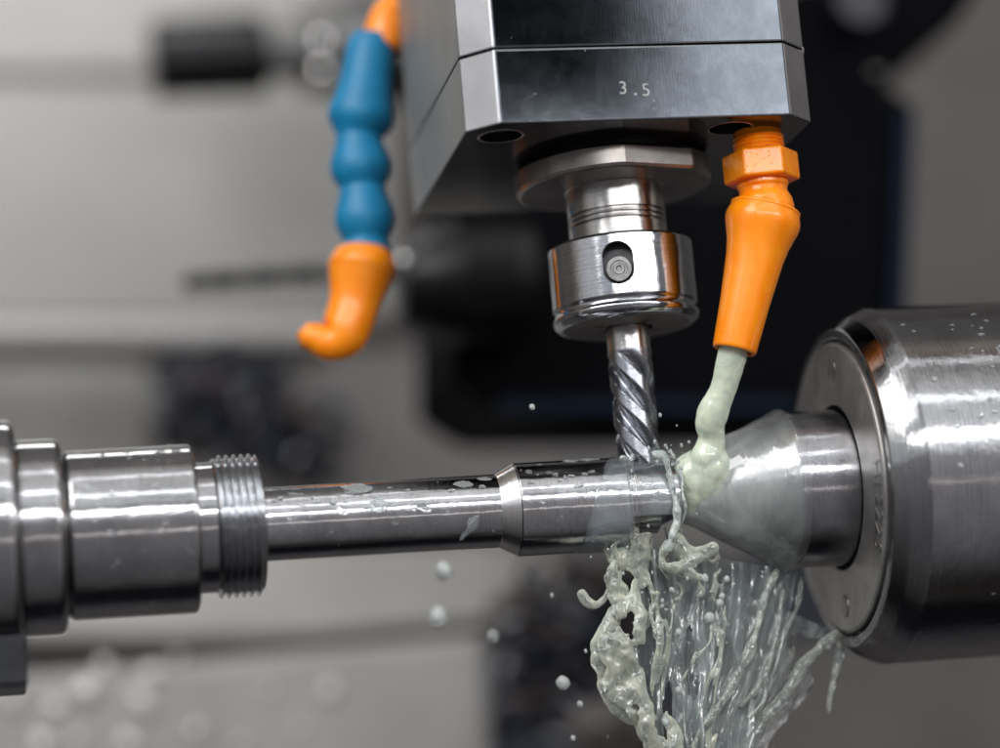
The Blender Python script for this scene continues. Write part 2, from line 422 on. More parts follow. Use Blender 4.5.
# real helical thread
bm = bmesh.new(); pitch = .186; x0, x1 = -11.06, -9.86; segs = 144; nx = 120; rows = []
for i in range(nx + 1):
    x = x0 + (x1 - x0) * i / nx; row = []
    for j in range(segs):
        a = 2 * PI * j / segs
        ph = ((x - x0) / pitch - a / (2 * PI)) % 1.0
        tri = abs(ph - .5) * 2; r = 1.655 + .135 * min(max((tri - .06) / .84, 0), 1)
        e = min((x - x0) / .12, (x1 - x) / .06, 1); r = 1.62 + (r - 1.62) * max(e, 0)
        row.append(bm.verts.new((x, r * math.cos(a), r * math.sin(a))))
    rows.append(row)
for p, q in zip(rows, rows[1:]):
    for j in range(segs): bm.faces.new((p[j], p[(j + 1) % segs], q[(j + 1) % segs], q[j]))
bm.faces.new(rows[0]); bm.faces.new(rows[-1])
part('screw_thread', bm, M['thread'], shaft, angle=60)
part('slim_section', lathe_bm(bev([(-9.95, .98), (-9.84, .95), (-9.78, .926), (-3.86, .93)], .01)), M['shaft'], shaft)
part('chamfer_collar', lathe_bm(bev([(-3.89, .6), (-3.88, .93), (-3.42, 1.19), (-3.40, .7)], .012)), M['bright'], shaft)
part('thick_section', lathe_bm(bev([(-3.405, 1.0), (-3.40, 1.186), (-.62, 1.186), (-.58, 1.13), (-.58, .6)], .02)), M['shaft'], shaft)
# the end under the cutter: smaller diameter with a flat milled along its underside
bm = bmesh.new(); n = 96; rows = []
for x, k_ in ((-.6, 1.0), (.70, 1.0), (.78, .93)):
    row = []
    for j in range(n):
        a = 2 * PI * j / n; y, z = 1.07 * k_ * math.cos(a), 1.07 * k_ * math.sin(a)
        row.append(bm.verts.new((x, y, max(z, -.46 * k_ - .02))))
    rows.append(row)
for p, q in zip(rows, rows[1:]):
    for j in range(n): bm.faces.new((p[j], p[(j + 1) % n], q[(j + 1) % n], q[j]))
bm.faces.new(rows[0]); bm.faces.new(rows[-1])
part('milled_end', bm, M['shaft'], shaft)
part('spigot', lathe_bm(bev([(-.62, .5), (-.60, .80), (.3, .80), (.32, .5)], .02)), M['shaft'], shaft)

# ------------------------------------------------------------------ chuck on the left
chuck = thing('lathe_chuck', 'stepped round steel chuck nose at the left frame edge gripping the shaft', 'chuck', (-17, 0, 0))
part('nose_ring', lathe_bm(bev([(-15.9, 1.5), (-15.84, 2.30), (-15.78, 2.43), (-14.86, 2.43), (-14.74, 2.36), (-14.70, 2.22), (-14.70, 1.5)], .05)), M['shaft_wide'], chuck)
part('body_ring', lathe_bm(bev([(-20, 2.5), (-19.9, 2.95), (-15.95, 2.95), (-15.83, 2.86), (-15.8, 2.6), (-15.8, 1.8)], .06)), M['shaft_wide'], chuck)
part('clamp_jaw', box_bm((-19.5, -1.6, -3.72), (-15.78, 1.4, -2.5), .08), metal_flat('jaw_steel', (.05, .052, .058), .4), chuck)

# ------------------------------------------------------------------ revolving centre on the right
ZC = .10
ctr = thing('revolving_centre', 'big grey steel revolving centre with numbered cover and pointed nose at right', 'lathe centre', (8, 0, ZC))
def cpart(name, bm, m, angle=9, par=ctr):
    return part(name, bm, m, par, True, angle)
cpart('pointed_nose', lathe_bm(bev([(.30, .03), (.36, .09), (3.62, 1.985), (3.70, 2.02), (5.9, 2.045), (5.95, 1.0)], .02), org=(0, 0, ZC)), M['centre'])
cpart('barrel', lathe_bm(bev([(5.62, 2.0), (5.62, 3.86), (5.27, 3.86), (5.27, 4.13), (5.62, 4.44), (6.03, 4.64), (6.12, 4.655), (24, 4.66), (24, 2)], .04), segs=192, org=(0, 0, ZC)), M['barrel'])
cover = cpart('cover_plate', lathe_bm(bev([(5.66, 2.14), (5.20, 2.14), (5.17, 2.20), (5.17, 3.70), (5.22, 3.775), (5.66, 3.775)], .02), segs=160, org=(0, 0, ZC), cap=False), M['face'])
cpart('seal_gap', lathe_bm([(5.55, 2.0), (5.55, 2.16)], org=(0, 0, ZC), cap=False), M['black'])
def face_pt(ang, r, x=5.17): return Vector((x, -r * math.cos(ang), ZC + r * math.sin(ang)))
# stamped numbers, letter feet towards the middle, read clockwise seen from the nose
def stamp(txt, a_mid, r, size, step):
    n = len(txt)
    for i, ch in enumerate(txt):
        a = a_mid - (i - (n - 1) / 2) * step
        p = face_pt(a, r, 5.162)
        up = Vector((0, -math.cos(a), math.sin(a))); nrm = Vector((-1, 0, 0)); right = up.cross(nrm)
        mt = Matrix((right, up, nrm)).transposed().to_4x4(); mt.translation = p
        o = engrave('stamped_character', ch, size, mt, M['engrave'], cover, depth=.006)
        o.location = (0, 0, 0)
        o.matrix_parent_inverse = Matrix()
stamp('H12225', R(-17.5), 3.36, .74, R(6.6))
stamp('00.F1', R(110), 3.08, .62, R(9.5))
# screw recesses on the cover
for a in (R(77), R(-95)):
    p = face_pt(a, 3.08, 5.165)
    bm = bmesh.new(); bmesh.ops.create_uvsphere(bm, u_segments=32, v_segments=16, radius=.30, matrix=Matrix.Translation(p) @ Matrix.Diagonal((.18, 1, 1, 1)))
    o = obj('screw_plug', bm, M['flange'], cover)

# ------------------------------------------------------------------ milling head
head = thing('milling_head', 'dark polished steel milling head block stamped 3.5, hanging over the shaft', 'milling head', (0, 0, 9.03))
ZB, ZS, YF, HX, CH = 9.03, 10.95, -4.0, 4.48, .76
def head_outline(inset=0.0):
    h = HX - inset; f = YF + inset
    return [(-h, 5.0), (-h, f + CH), (-h + CH, f), (h - CH, f), (h, f + CH), (h, 5.0)]
def head_block(name, z0, z1):
    bm = prism_bm(head_outline(), z0, z1, 'Z')
    es = [e for e in bm.edges if all(v.co.y < 4.9 for v in e.verts) or abs(e.verts[0].co.z - e.verts[1].co.z) < 1e-4]
    bmesh.ops.bevel(bm, geom=es, offset=.045, segments=2, affect='EDGES', profile=.5)
    o = part(name, bm, M['block_front'], head)
    me = o.data
    for k_ in ('block_side', 'block_chamfer', 'block_under'): me.materials.append(M[k_])
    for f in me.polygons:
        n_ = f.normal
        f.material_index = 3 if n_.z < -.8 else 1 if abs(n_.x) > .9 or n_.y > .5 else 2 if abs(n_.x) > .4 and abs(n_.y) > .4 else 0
    return o
lower = head_block('lower_plate', ZB, ZS - .02)
head_block('upper_housing', ZS + .02, 20)
cut = []
screws = [P(501, 136, z=ZB), P(730, 128, z=ZB)]
for p in screws:
    cut.append(obj('c', lathe_bm([(-.5, .52), (.55, .52), (.56, .50)], 48, org=p, axis=(0, 0, 1)), M['black']))
lower = boolean(lower, cut)
for p in screws:
    ring = obj('hole_rim', lathe_bm([(-.012, .53), (-.02, .56), (-.012, .60), (.01, .60), (.01, .53)], 48, org=p, axis=(0, 0, 1), cap=False), M['flange'], lower)
    sc = obj('socket_screw', lathe_bm([(.22, .18), (.20, .22), (.18, .44), (.22, .47), (.5, .47)], 48, org=p, axis=(0, 0, 1)), M['black'], lower)
    hx = obj('hex_socket', lathe_bm([(.21, .24), (.36, .24)], 6, org=p, axis=(0, 0, 1)), M['black'], lower)
mt = Matrix(((1, 0, 0), (0, 0, -1), (0, 1, 0))).to_4x4()
for ch, px, py, s in (('3', 623, 88.5, .47), ('.', 635, 88.5, .60), ('5', 646, 90.5, .47)):
    m2 = mt.copy(); p = P(px, py, y=YF); m2.translation = (p.x, YF - .004, p.z)
    engrave('stamped_digit', ch, s, m2, M['engrave'], lower, depth=.014).location = (0, 0, 0)
# small burr of swarf at the right end of the seam
p = P(802, 50, y=-3.2)
bm = bmesh.new(); tube_into(bm, spline([(p.x - .05, p.y, p.z + .14, .015), (p.x, p.y - .03, p.z + .05, .03), (p.x + .02, p.y, p.z - .05, .035), (p.x + .03, p.y + .04, p.z - .12, .02)], 12), 8)
tag(obj('metal_chip', bm, M['bright']), 'tiny bright curl of swarf stuck at the right end of the head seam', 'metal chip')

# ------------------------------------------------------------------ collet chuck
col = thing('collet_holder', 'shiny round collet nut with oval slot under a wide flange, holding the cutter', 'tool holder', (0, 0, 8))
def flat_disc(s, a, r):
    # frame((0,0,1)): angle to azimuth
    x, y = math.cos(a), math.sin(a)
    return r
bm = bmesh.new(); n = 180; rows = []
def fl(az, r):
    for c in (R(-90 + 17), R(90 + 17)):
        d = (az - c + PI) % (2 * PI) - PI
        if abs(d) < R(24.5): return min(r, (2.34 - (2.56 - r)) / math.cos(d))
    return r
for z, r in ((8.92, 2.0), (8.915, 2.44), (8.86, 2.52), (8.80, 2.56), (8.36, 2.56), (8.29, 2.52), (8.26, 2.44), (8.26, 1.2)):
    rows.append([bm.verts.new((fl(2 * PI * j / n, r) * math.cos(2 * PI * j / n), fl(2 * PI * j / n, r) * math.sin(2 * PI * j / n), z)) for j in range(n)])
for p, q in zip(rows, rows[1:]):
    for j in range(n): bm.faces.new((p[j], p[(j + 1) % n], q[(j + 1) % n], q[j]))
bm.faces.new(rows[0]); bm.faces.new(rows[-1])
part('flange', bm, M['flange'], col, angle=9)
part('spindle_nose', lathe_bm([(8.90, 2.2), (9.04, 2.2)], 96, axis=(0, 0, 1)), M['black'], col)
zg = [(8.28, 1.33), (8.24, 1.28), (7.62, 1.275)]
for z in (7.58, 7.44, 7.30): zg += [(z, 1.275), (z - .03, 1.21), (z - .06, 1.21), (z - .09, 1.28)]
zg += [(7.05, 1.28), (6.7, 1.3), (6.6, .8)]
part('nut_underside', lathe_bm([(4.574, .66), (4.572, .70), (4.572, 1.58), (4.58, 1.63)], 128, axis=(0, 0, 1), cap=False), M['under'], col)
part('collar_neck', lathe_bm(zg, 128, axis=(0, 0, 1)), M['neck'], col, angle=50)
nutp = bev([(6.74, 1.2), (6.76, 1.80), (6.70, 1.89), (5.10, 1.895), (5.03, 1.85), (4.95, 1.86), (4.84, 1.92), (4.72, 1.89), (4.62, 1.77), (4.58, 1.62), (4.58, 1.30), (4.61, 1.28), (4.61, 1.24), (4.58, 1.22), (4.58, .72), (4.7, .60), (5.2, .58)], .03)
nut = part('collet_nut', lathe_bm(nutp, 160, axis=(0, 0, 1)), M['nut'], col)
azs = math.atan2(-1.9, -.56); dv = Vector((math.cos(azs), math.sin(azs), 0)); tv = Vector((-dv.y, dv.x, 0))
def obround(w, h, n=20):
    pts = []
    for i in range(n + 1):
        a = PI * i / n; pts.append((w * math.cos(a), h - w + w * math.sin(a)))
    for i in range(n + 1):
        a = PI + PI * i / n; pts.append((w * math.cos(a), -(h - w) + w * math.sin(a)))
    return pts
def slot_bm(w, h, d0, d1, zc=5.92):
    bm = bmesh.new(); pts = obround(w, h)
    a = [bm.verts.new(tv * x + dv * d0 + Vector((0, 0, zc + y))) for x, y in pts]
    b = [bm.verts.new(tv * x + dv * d1 + Vector((0, 0, zc + y))) for x, y in pts]
    m_ = len(pts)
    for i in range(m_): bm.faces.new((a[i], a[(i + 1) % m_], b[(i + 1) % m_], b[i]))
    bm.faces.new(a); bm.faces.new(b); bmesh.ops.recalc_face_normals(bm, faces=bm.faces)
    return bm
boolean(nut, [obj('c', slot_bm(.395, .56, 1.42, 2.2), M['pocket'])])
def slot_ring():
    bm = bmesh.new(); rows = []
    for w, d in ((.392, 1.70), (.398, 1.89), (.405, 1.903), (.412, 1.903), (.42, 1.86)):
        rows.append([])
        for x, y in obround(w, w + .165):
            # follow the round nut
            dd = d - (1.9 - math.sqrt(1.9 ** 2 - x * x))
            rows[-1].append(bm.verts.new(tv * x + dv * dd + Vector((0, 0, 5.92 + y))))
    m_ = len(rows[0])
    for p, q in zip(rows, rows[1:]):
        for i in range(m_): bm.faces.new((p[i], p[(i + 1) % m_], q[(i + 1) % m_], q[i]))
    return bm
o = part('slot_rim', slot_ring(), M['nut'], col)
part('balance_screw', lathe_bm([(1.40, .34), (1.58, .34), (1.61, .32), (1.615, .22), (1.585, .20), (1.585, .16), (1.615, .14), (1.61, .08), (1.56, .06), (1.56, .0005)], 48, org=(0, 0, 5.82), axis=dv), M['screw'], col)
for i in range(4):
    a = R(20 + 90 * i)
    part('collet_slot', box_bm((-.04, .60, 4.565), (.04, .98, 4.62)), M['black'], col).matrix_basis = Matrix.Translation(-Vector(col.location)) @ Matrix.Rotation(a, 4, 'Z')

# ------------------------------------------------------------------ end mill
mill = thing('end_mill', 'wet fluted steel end mill clamped in the collet nut, cutting the shaft', 'milling cutter', (0, 0, 5))
part('shank', lathe_bm([(5.3, .5), (5.28, .56), (3.86, .56), (3.80, .545), (3.74, .3)], 64, axis=(0, 0, 1)), M['neck'], mill)
bm = bmesh.new(); segs = 200; rows = []; nz = 160; zt, zb_ = 3.95, .55
for i in range(nz + 1):
    z = zt + (zb_ - zt) * i / nz
    tw = (zt - z) / 3.9 * 2 * PI
    dep = min(max((zt - z - .05) / .55, 0), 1)
    row = []
    for j in range(segs):
        a = 2 * PI * j / segs
        u = ((a - tw) / (2 * PI) * 4) % 1.0
        # land, steep rake face, round gullet, back
        if u < .40: f = .06 * u / .40
        elif u < .45: f = .06 + (u - .40) / .05 * .80
        elif u < .72: f = .86 + .14 * math.sin((u - .45) / .27 * PI)
        else: f = .86 * (1 - ((u - .72) / .28) ** .8)
        r = .575 - dep * .215 * f
        row.append(bm.verts.new((r * math.cos(a), r * math.sin(a), z)))
    rows.append(row)
for p, q in zip(rows, rows[1:]):
    for j in range(segs): bm.faces.new((p[j], p[(j + 1) % segs], q[(j + 1) % segs], q[j]))
bm.faces.new(rows[0]); bm.faces.new(rows[-1])
part('flutes', bm, M['mill'], mill, angle=50)

# ------------------------------------------------------------------ orange coolant nozzle
FX, FY = 3.29, -2.41
noz = thing('coolant_nozzle', 'orange plastic coolant nozzle screwed under the milling head, pouring coolant', 'nozzle', (FX, FY, 9))
tp = [(9.05, .62)]
for i in range(5):
    z = 8.92 - i * .11; tp += [(z, .62), (z - .035, .66), (z - .06, .66), (z - .095, .615)]
tp += [(8.34, .60), (8.30, .4)]
part('threaded_stem', lathe_bm(tp, 64, org=(FX, FY, 0), axis=(0, 0, 1)), M['orange_wet'], noz, angle=50)
hexp = [(FX + .985 * math.cos(R(60 * i - 12)), FY + .985 * math.sin(R(60 * i - 12))) for i in range(6)]
bm = prism_bm(hexp, 7.72, 8.46, 'Z', .07, 3)
part('hex_collar', bm, M['orange_wet'], noz)
bm = lathe_bm(bev([(7.80, .5), (7.76, .66), (7.60, .66), (7.54, .61), (7.42, .62), (7.25, .71), (7.05, .75), (6.8, .72), (6.5, .5)], .02), 64, org=(FX, FY, 0), axis=(0, 0, 1))
part('ball_joint', bm, M['orange_wet'], noz)
A0 = Vector((FX + .03, FY, 7.08)); A1 = Vector((2.17, FY + .25, 3.42)); AX = (A1 - A0); LN = AX.length
bodyp = [(.30, .60), (.03, .74), (0, .78), (0, .86), (.03, .90), (.08, .905), (.10, .89), (.14, .90), (.30, .955), (.42, .965), (.56, .94), (.75, .88), (1.02, .80), (1.4, .735), (1.9, .69), (2.6, .63), (LN - .10, .565), (LN - .03, .555), (LN, .52), (LN - .01, .44), (LN - .6, .40)]
part('spout', lathe_bm(bodyp, 96, org=A0, axis=AX), M['orange'], noz, angle=50)

# ------------------------------------------------------------------ blue segmented hose (out of focus, behind)
YH = 5.5
hose = thing('segmented_hose', 'blue segmented coolant hose with orange hooked tip left of the milling head', 'hose', tuple(P(375, 20, y=YH)))
cl = [(371, 46), (358, 136), (362, 188), (366, 240), (365, 274)]
for a, b, i in zip(cl, cl[1:], range(4)):
    pa, pb = P(*a, y=YH), P(*b, y=YH); ln = (pb - pa).length; k_ = 1 / SC(YH)
    pr = ([(-.1, 21), (0, 24.5), (.3, 26), (.55, 28.5), (.70, 32.5), (.78, 33.5), (.86, 32.5), (.93, 28), (1.0, 23), (1.06, 21)],
          [(-.1, 20), (0, 22.5), (.2, 24.5), (.42, 29), (.58, 31), (.74, 30), (.88, 26), (1.0, 22), (1.1, 20)],
          [(-.1, 20), (0, 22.5), (.2, 24.5), (.42, 28.5), (.58, 30), (.74, 29), (.88, 25.5), (1.0, 22), (1.1, 20)],
          [(-.1, 20), (0, 22), (.3, 25), (.6, 26.5), (1.0, 24)])[i]
    part('hose_segment', lathe_bm([(s * ln, r * k_) for s, r in pr], 48, org=pa, axis=pb - pa), M['blue'], hose, angle=60)
def pxtube(pts, n, y, segs=24, dy=None):
    rows = []
    for q in pts:
        yy = y + (q[3] if len(q) > 3 else 0); c = P(q[0], q[1], y=yy); rows.append((*c, q[2] / SC(yy)))
    return spline(rows, n)
bm = bmesh.new(); tube_into(bm, pxtube([(384, 48, 21), (386, 30, 22), (390, 14, 18), (410, 2, 17), (450, -4, 16)], 24, YH), 24)
part('end_fitting', bm, M['orange'], hose, angle=180)
bm = bmesh.new(); tube_into(bm, pxtube([(362, 250, 27), (362, 264, 34), (360, 276, 32), (355, 300, 26), (350, 318, 25), (343, 335, 24), (330, 343, 19), (315, 338, 15), (304, 335, 12)], 40, YH), 24)
part('hooked_tip', bm, M['orange'], hose, angle=180)

# ------------------------------------------------------------------ coolant
def cone_r(x): return min(.09 + (x - .36) * 1.895 / 3.26, 2.02)
# skin of coolant over the cone
def shell(x0, x1, nx, a0, a1, na, rf, fade, org=(0, 0, 0), closed=False):
    bm = bmesh.new(); rows = []; ly = bm.verts.layers.float.new('fade'); m_ = na if closed else na + 1
    for i in range(nx + 1):
        row = []
        for j in range(m_):
            a = a0 + (a1 - a0) * j / na; x = x0 + (x1 - x0) * i / nx
            f_ = fade(i / nx, a); x, r = rf(x, a)
            v = bm.verts.new((x, org[1] - r * math.cos(a), org[2] + r * math.sin(a))); v[ly] = f_
            row.append(v)
        rows.append(row)
    for i in range(nx):
        for j in range(na):
            q = (j + 1) % m_
            bm.faces.new((rows[i][j], rows[i + 1][j], rows[i + 1][q], rows[i][q]))
    return bm
def rf(x, a):
    t = (x - .72) / 3.2
    base = cone_r(x)
    up = math.exp(-((a - R(55)) / R(55)) ** 2)          # heaped up where the stream lands
    up = math.exp(-((((a - R(55)) + PI) % (2 * PI) - PI) / R(55)) ** 2)
    th = .05 + .34 * (1 - t) ** 1.2 * (.55 + .6 * up) + .10 * up * math.exp(-((t - .45) / .3) ** 2)
    ca, sa = math.cos(a), math.sin(a)
    th += .05 * mnoise.noise(Vector((x * 1.3, ca * 1.6, sa * 1.6 + 3))) * (1 - t * .7) + .02 * mnoise.noise(Vector((x * 2.6, ca * 3, 8 + sa * 3)))
    e = max(0, min(1, (1.0 - t) / .06))
    xx = x + .10 * mnoise.noise(Vector((ca * 2, sa * 2, 5))) * t
    return xx, base + max(th, .012) * e + .006
YC = -1.0
st = [(736, 338, 15), (733, 352, 15.3), (729, 368, 14.8), (725, 384, 13.6), (719, 399, 14.2), (713, 412, 15.8), (710, 424, 14.8), (712, 436, 13.5), (710, 448, 15), (707, 458, 17)]
bl = Blob()
rows = []
for i, q in enumerate(st):
    t = min(i / 8, 1); yy = (FY + .23) * (1 - t) + (-1.0) * t
    rows.append((*P(q[0], q[1], y=yy), q[2] / SC(yy)))
bl.tube(spline(rows, 80), .05)
def on_cone(px, py, lift=.0):
    """point of the near side of the cone under this photo pixel"""
    d = MC.T @ np.array([(px - 500) / FPX, -(py - 374) / FPX, 1.0]); best = None
    for t in np.linspace(64, 74, 900):
        p = CAM + d * t; r = math.hypot(p[1], p[2] - .10)
        if .5 < p[0] < 3.9 and r < (rf(p[0], math.atan2(p[2] - .10, -p[1]))[1] if p[0] > .72 else .35) + lift: return Vector(p)
    return Vector(CAM + d * ((-.2 - CAM[1]) / d[1]))
def cone_flow(pts):
    n = len(pts) - 1
    bl.tube(spline([(*on_cone(x, y, -.02 - (i / n) ** 1.5 * (r / 39 * .9 + .03)), r / 39) for i, (x, y, r) in enumerate(pts)], 40), .2)
for fl_ in ([(710, 454, 17), (703, 464, 18), (694, 472, 17), (686, 481, 14), (680, 494, 11), (677, 510, 8)], [(709, 456, 16), (704, 470, 17), (699, 484, 14), (692, 500, 11), (686, 516, 7)],
            [(712, 456, 15), (712, 470, 15), (709, 484, 12), (703, 500, 8)], [(714, 452, 13), (719, 464, 12), (720, 478, 9), (716, 492, 6)],
            [(705, 460, 14), (695, 463, 14), (685, 468, 12), (678, 476, 9)]):
    cone_flow(fl_)
stream = bl.mesh('coolant_stream', M['coolant'], None, .03, 4, .012, .45)
tag(stream, 'pale green milky stream of coolant falling from the orange nozzle onto the steel cone', 'coolant')

def fade1(u, a):
    ca, sa = math.cos(a), math.sin(a)
    return (1.5 - 1.0 * min(1, u * 1.05)) * (1 if u < .9 else .35 + .65 * (1 - u) / .1) * (.75 + .5 * mnoise.noise(Vector((u * 3, ca * 1.4 + u * 2, sa * 1.4))))
bm = shell(.72, 3.9, 90, 0, 2 * PI, 128, rf, fade1, (0, 0, ZC), True)
tag(obj('coolant_film', bm, M['filmcone'], angle=180), 'thin milky film of coolant wrapped over the pointed steel cone', 'coolant')
# bluish skin on the shaft, with an oblique left edge
def rf2(u, a):
    t = (math.sin(a) + 1) / 2                          # 0 bottom, 1 top
    left = -1.88 + .56 * t + .45 * t ** 3 + .05 * mnoise.noise(Vector((a * 3, 1, 1))) + .03 * mnoise.noise(Vector((a * 8, 1, 6)))
    x = left + (-.56 - left) * u
    e = min(1, u / .05) * 1.0
    return x, 1.192 + .022 * math.sqrt(e) + .010 * mnoise.noise(Vector((x * 2, a * 2, 2)))
def fade2(u, a):
    t = (math.sin(a) + 1) / 2
    return (1.15 - .75 * t) * (.25 + .75 * min(1, u / .18)) * (1 - .35 * u)
bm = shell(0, 1, 50, R(-100), R(112), 110, rf2, fade2)
tag(obj('coolant_film', bm, M['filmshaft'], angle=180), 'bluish translucent coolant film clinging to the thick shaft section left of the cutter', 'coolant')
def rf3(x, a): return x + .04 * mnoise.noise(Vector((a * 4, x, 3))), 1.085 + .03 * mnoise.noise(Vector((x * 2.2, a * 1.8, 5)))
def fade3(u, a): return .55 * min(1, (1 - u) / .08 + .3) * (.8 + .5 * mnoise.noise(Vector((u * 3, a * 2, 9))))
bm = shell(-.52, .80, 40, R(-24), R(110), 70, rf3, fade3)
tag(obj('coolant_film', bm, M['filmshaft'], angle=180), 'thin milky coolant film over the slimmer shaft end directly under the cutter', 'coolant')
# pale ring of liquid standing on the step
bl = Blob()
pts = []
for i in range(49):
    a = R(-120 + 235 * i / 48); r = 1.16 + .05 * mnoise.noise(Vector((i * .3, 0, 0)))
    pts.append((-.46 + .04 * mnoise.noise(Vector((i * .25, 4, 0))), -r * math.cos(a), r * math.sin(a), .085 + .02 * mnoise.noise(Vector((i * .5, 9, 0)))))
bl.tube(pts, .2)
ring = bl.mesh('coolant_ring', M['filmshaft'], None, .03, 2)
tag(ring, 'narrow grey ring of coolant around the shaft just left of the cutter', 'coolant')
# crown of liquid at the end of the shaft
bl = Blob()
pts = []
for i in range(61):
    a = R(-150 + 285 * i / 60); r = 1.13 + .07 * mnoise.noise(Vector((i * .22, 0, 7)))
    pts.append((.78 + .10 * mnoise.noise(Vector((i * .2, 4, 3))) + .05 * math.sin(a), -r * math.cos(a), r * math.sin(a), .05 + .04 * mnoise.noise(Vector((i * .55, 9, 3)))))
bl.tube(pts, .3)
for px, py, r in ((655, 456, 6), (661, 458, 8), (666, 464, 6), (663, 470, 5), (676, 466, 4), (648, 458, 4), (640, 459, 4), (630, 460, 3.5), (623, 459, 4), (634, 456, 4), (616, 462, 4)):
    bl.ball(P(px, py, y=-.35), r / 39)
bl.tube(pxtube([(655, 455, 4), (664, 457, 4), (668, 468, 3), (672, 485, 3), (676, 505, 3.4), (677, 522, 4.5), (671, 538, 6), (668, 548, 5)], 40, -1.12), .6)
crown = bl.mesh('coolant_froth', M['froth'], None, .03, 2, .015, .25)
tag(crown, 'pale frothy rim of coolant curling around the end of the shaft beside the cutter', 'coolant')

# splash below: strands, lumps and a torn see-through sheet
splash = thing('coolant_splash', 'torn milky curtain of coolant splashing down below shaft and cone', 'coolant splash', tuple(P(690, 560, y=0)))
bl = Blob()
def strand(pts, y, n=None, segs=10, jit=.35):
    bl.tube(pxtube(pts, n or len(pts) * 7, y), jit)
YS = -.25
spine = np.array([(631, 532), (622, 556), (617, 578), (620, 600), (615, 622), (611, 645), (612, 668), (615, 690), (628, 708), (644, 722), (654, 742), (660, 775)], float)
strand([(634, 528, 5), (628, 545, 8), (620, 562, 9), (616, 580, 7), (622, 598, 7), (613, 618, 9), (605, 640, 10), (602, 660, 10), (606, 676, 9), (606, 692, 9), (618, 708, 9), (634, 718, 8), (646, 730, 8), (652, 746, 8), (657, 768, 7)], YS, jit=.5)
strand([(604, 546, 3), (612, 556, 6), (618, 566, 6)], YS)
strand([(582, 594, 5), (587, 602, 6), (596, 605, 4.2), (604, 599, 3.2), (609, 590, 2.6), (616, 578, 4)], YS, jit=.2)
strand([(636, 540, 3), (640, 560, 2.6), (648, 580, 2.8), (654, 600, 3), (650, 618, 4), (640, 632, 4)], YS - .1)
strand([(651, 540, 2.4), (650, 556, 2.2), (645, 572, 2.2)], YS)
strand([(668, 545, 5), (662, 556, 4), (664, 566, 4.5), (676, 568, 5), (690, 562, 7), (700, 556, 5), (708, 548, 4)], YS - .5)
strand([(690, 556, 6), (688, 570, 6.5), (694, 576, 5), (703, 578, 4)], YS - .5)
strand([(676, 540, 7), (684, 552, 9), (698, 555, 8), (714, 548, 5)], YS - .4)
web_bl = bl; bl = Blob()
# the long right-hand ligaments
strand([(777, 572, 4), (764, 598, 4.5), (757, 628, 5), (750, 650, 5.5), (738, 674, 6), (728, 694, 5), (712, 716, 5), (698, 738, 5), (684, 768, 4)], .1, jit=.5)
strand([(836, 634, 5), (824, 646, 6), (806, 662, 6), (794, 680, 6), (782, 700, 6.5), (766, 716, 6), (752, 738, 6), (738, 768, 5)], .9, jit=.4)
strand([(838, 640, 5), (839, 656, 5), (835, 676, 4), (830, 700, 3), (829, 716, 1.5)], 1.2, jit=.3)
strand([(802, 578, 3), (796, 610, 3), (780, 640, 4), (768, 668, 3.5), (756, 690, 3.5), (740, 706, 3)], .5, jit=.5)
strand([(783, 590, 2), (776, 640, 3), (766, 672, 3), (764, 700, 2.4), (748, 718, 2)], .3, jit=.5)
o = bl.mesh('long_strands', M['fine'], splash, .03, 2, .015, .2); o.location = -Vector(splash.location)
bl = web_bl
# torn, ribbed web of liquid: thickness varies over a hanging curved surface
def n2(x, y, sd): return mnoise.noise(Vector((x, y, sd)))
X0, X1, Z0, Z1, ST = -2.1, 5.6, -7.3, -.55, .03
xs = np.arange(X0, X1, ST); zs = np.arange(Z0, Z1, ST)
TH = np.zeros((len(xs), len(zs))); YM = np.zeros_like(TH)
sp_ = spline(spine, 80)
for i, x in enumerate(xs):
    for j, z in enumerate(zs):
        c = MC @ (np.array((x, 0, z)) - CAM); px = 500 + FPX * c[0] / c[2]; py = 374 - FPX * c[1] / c[2]
        tau = max((py - 560) / 195, 0.0); tp_ = tau ** 1.25
        wob = 7 * n2(px / 30, py / 45, 2.0)
        u = (px + wob - 655 + 3 * tp_) / (150 - 55 * tp_)
        th = -.05
        dl = px - np.interp(py, sp_[:, 1], sp_[:, 0])          # right of the left spine
        if -26 < dl < 34 and py > 535:
            w = max(0, 1 - ((dl - 4) / 27) ** 2)
            bil = max(0, .35 + .9 * n2(px / 17, py / 22, 5.0)) + .25 * n2(px / 8, py / 9, 9.0)
            th = max(th, w ** .7 * (.03 + .20 * bil) - .035)
        if -.12 < u < 1.08 and py > 548:
            ins_ = min(1, (u + .12) / .1, (1.08 - u) / .1)
            ch = max(0, 1 - tau / .42) * max(0, min(1, (.62 - u) / .2))      # turbulent part under the cutter
            r1 = 1 - abs(n2(u * 7.5, tau * 2.2 + 3 * u, 1.0)) * 2.6
            r2 = 1 - abs(n2(u * 17, tau * 4.2 + 5 * u, 4.0)) * 2.6
            r3 = 1 - abs(n2(px / 17, py / 17, 7.0)) * 3.0
            den = .55 + .9 * n2(u * 2.2, tau * 1.8, 11.0)
            flow_ = max(r1, 0) ** 3 * .085 + max(r2, 0) ** 3 * .055
            th = max(th, ins_ * ((1 - ch) * flow_ * (den + .35) + ch * max(r3, 0) ** 2.2 * .11) - .028)
        TH[i, j] = th
        YM[i, j] = .30 * n2(px / 45, py / 60, 13.0) + .10 * n2(px / 14, py / 22, 17.0) + (max(min(u, 1.1), -.2) - .2) * .85 - .25
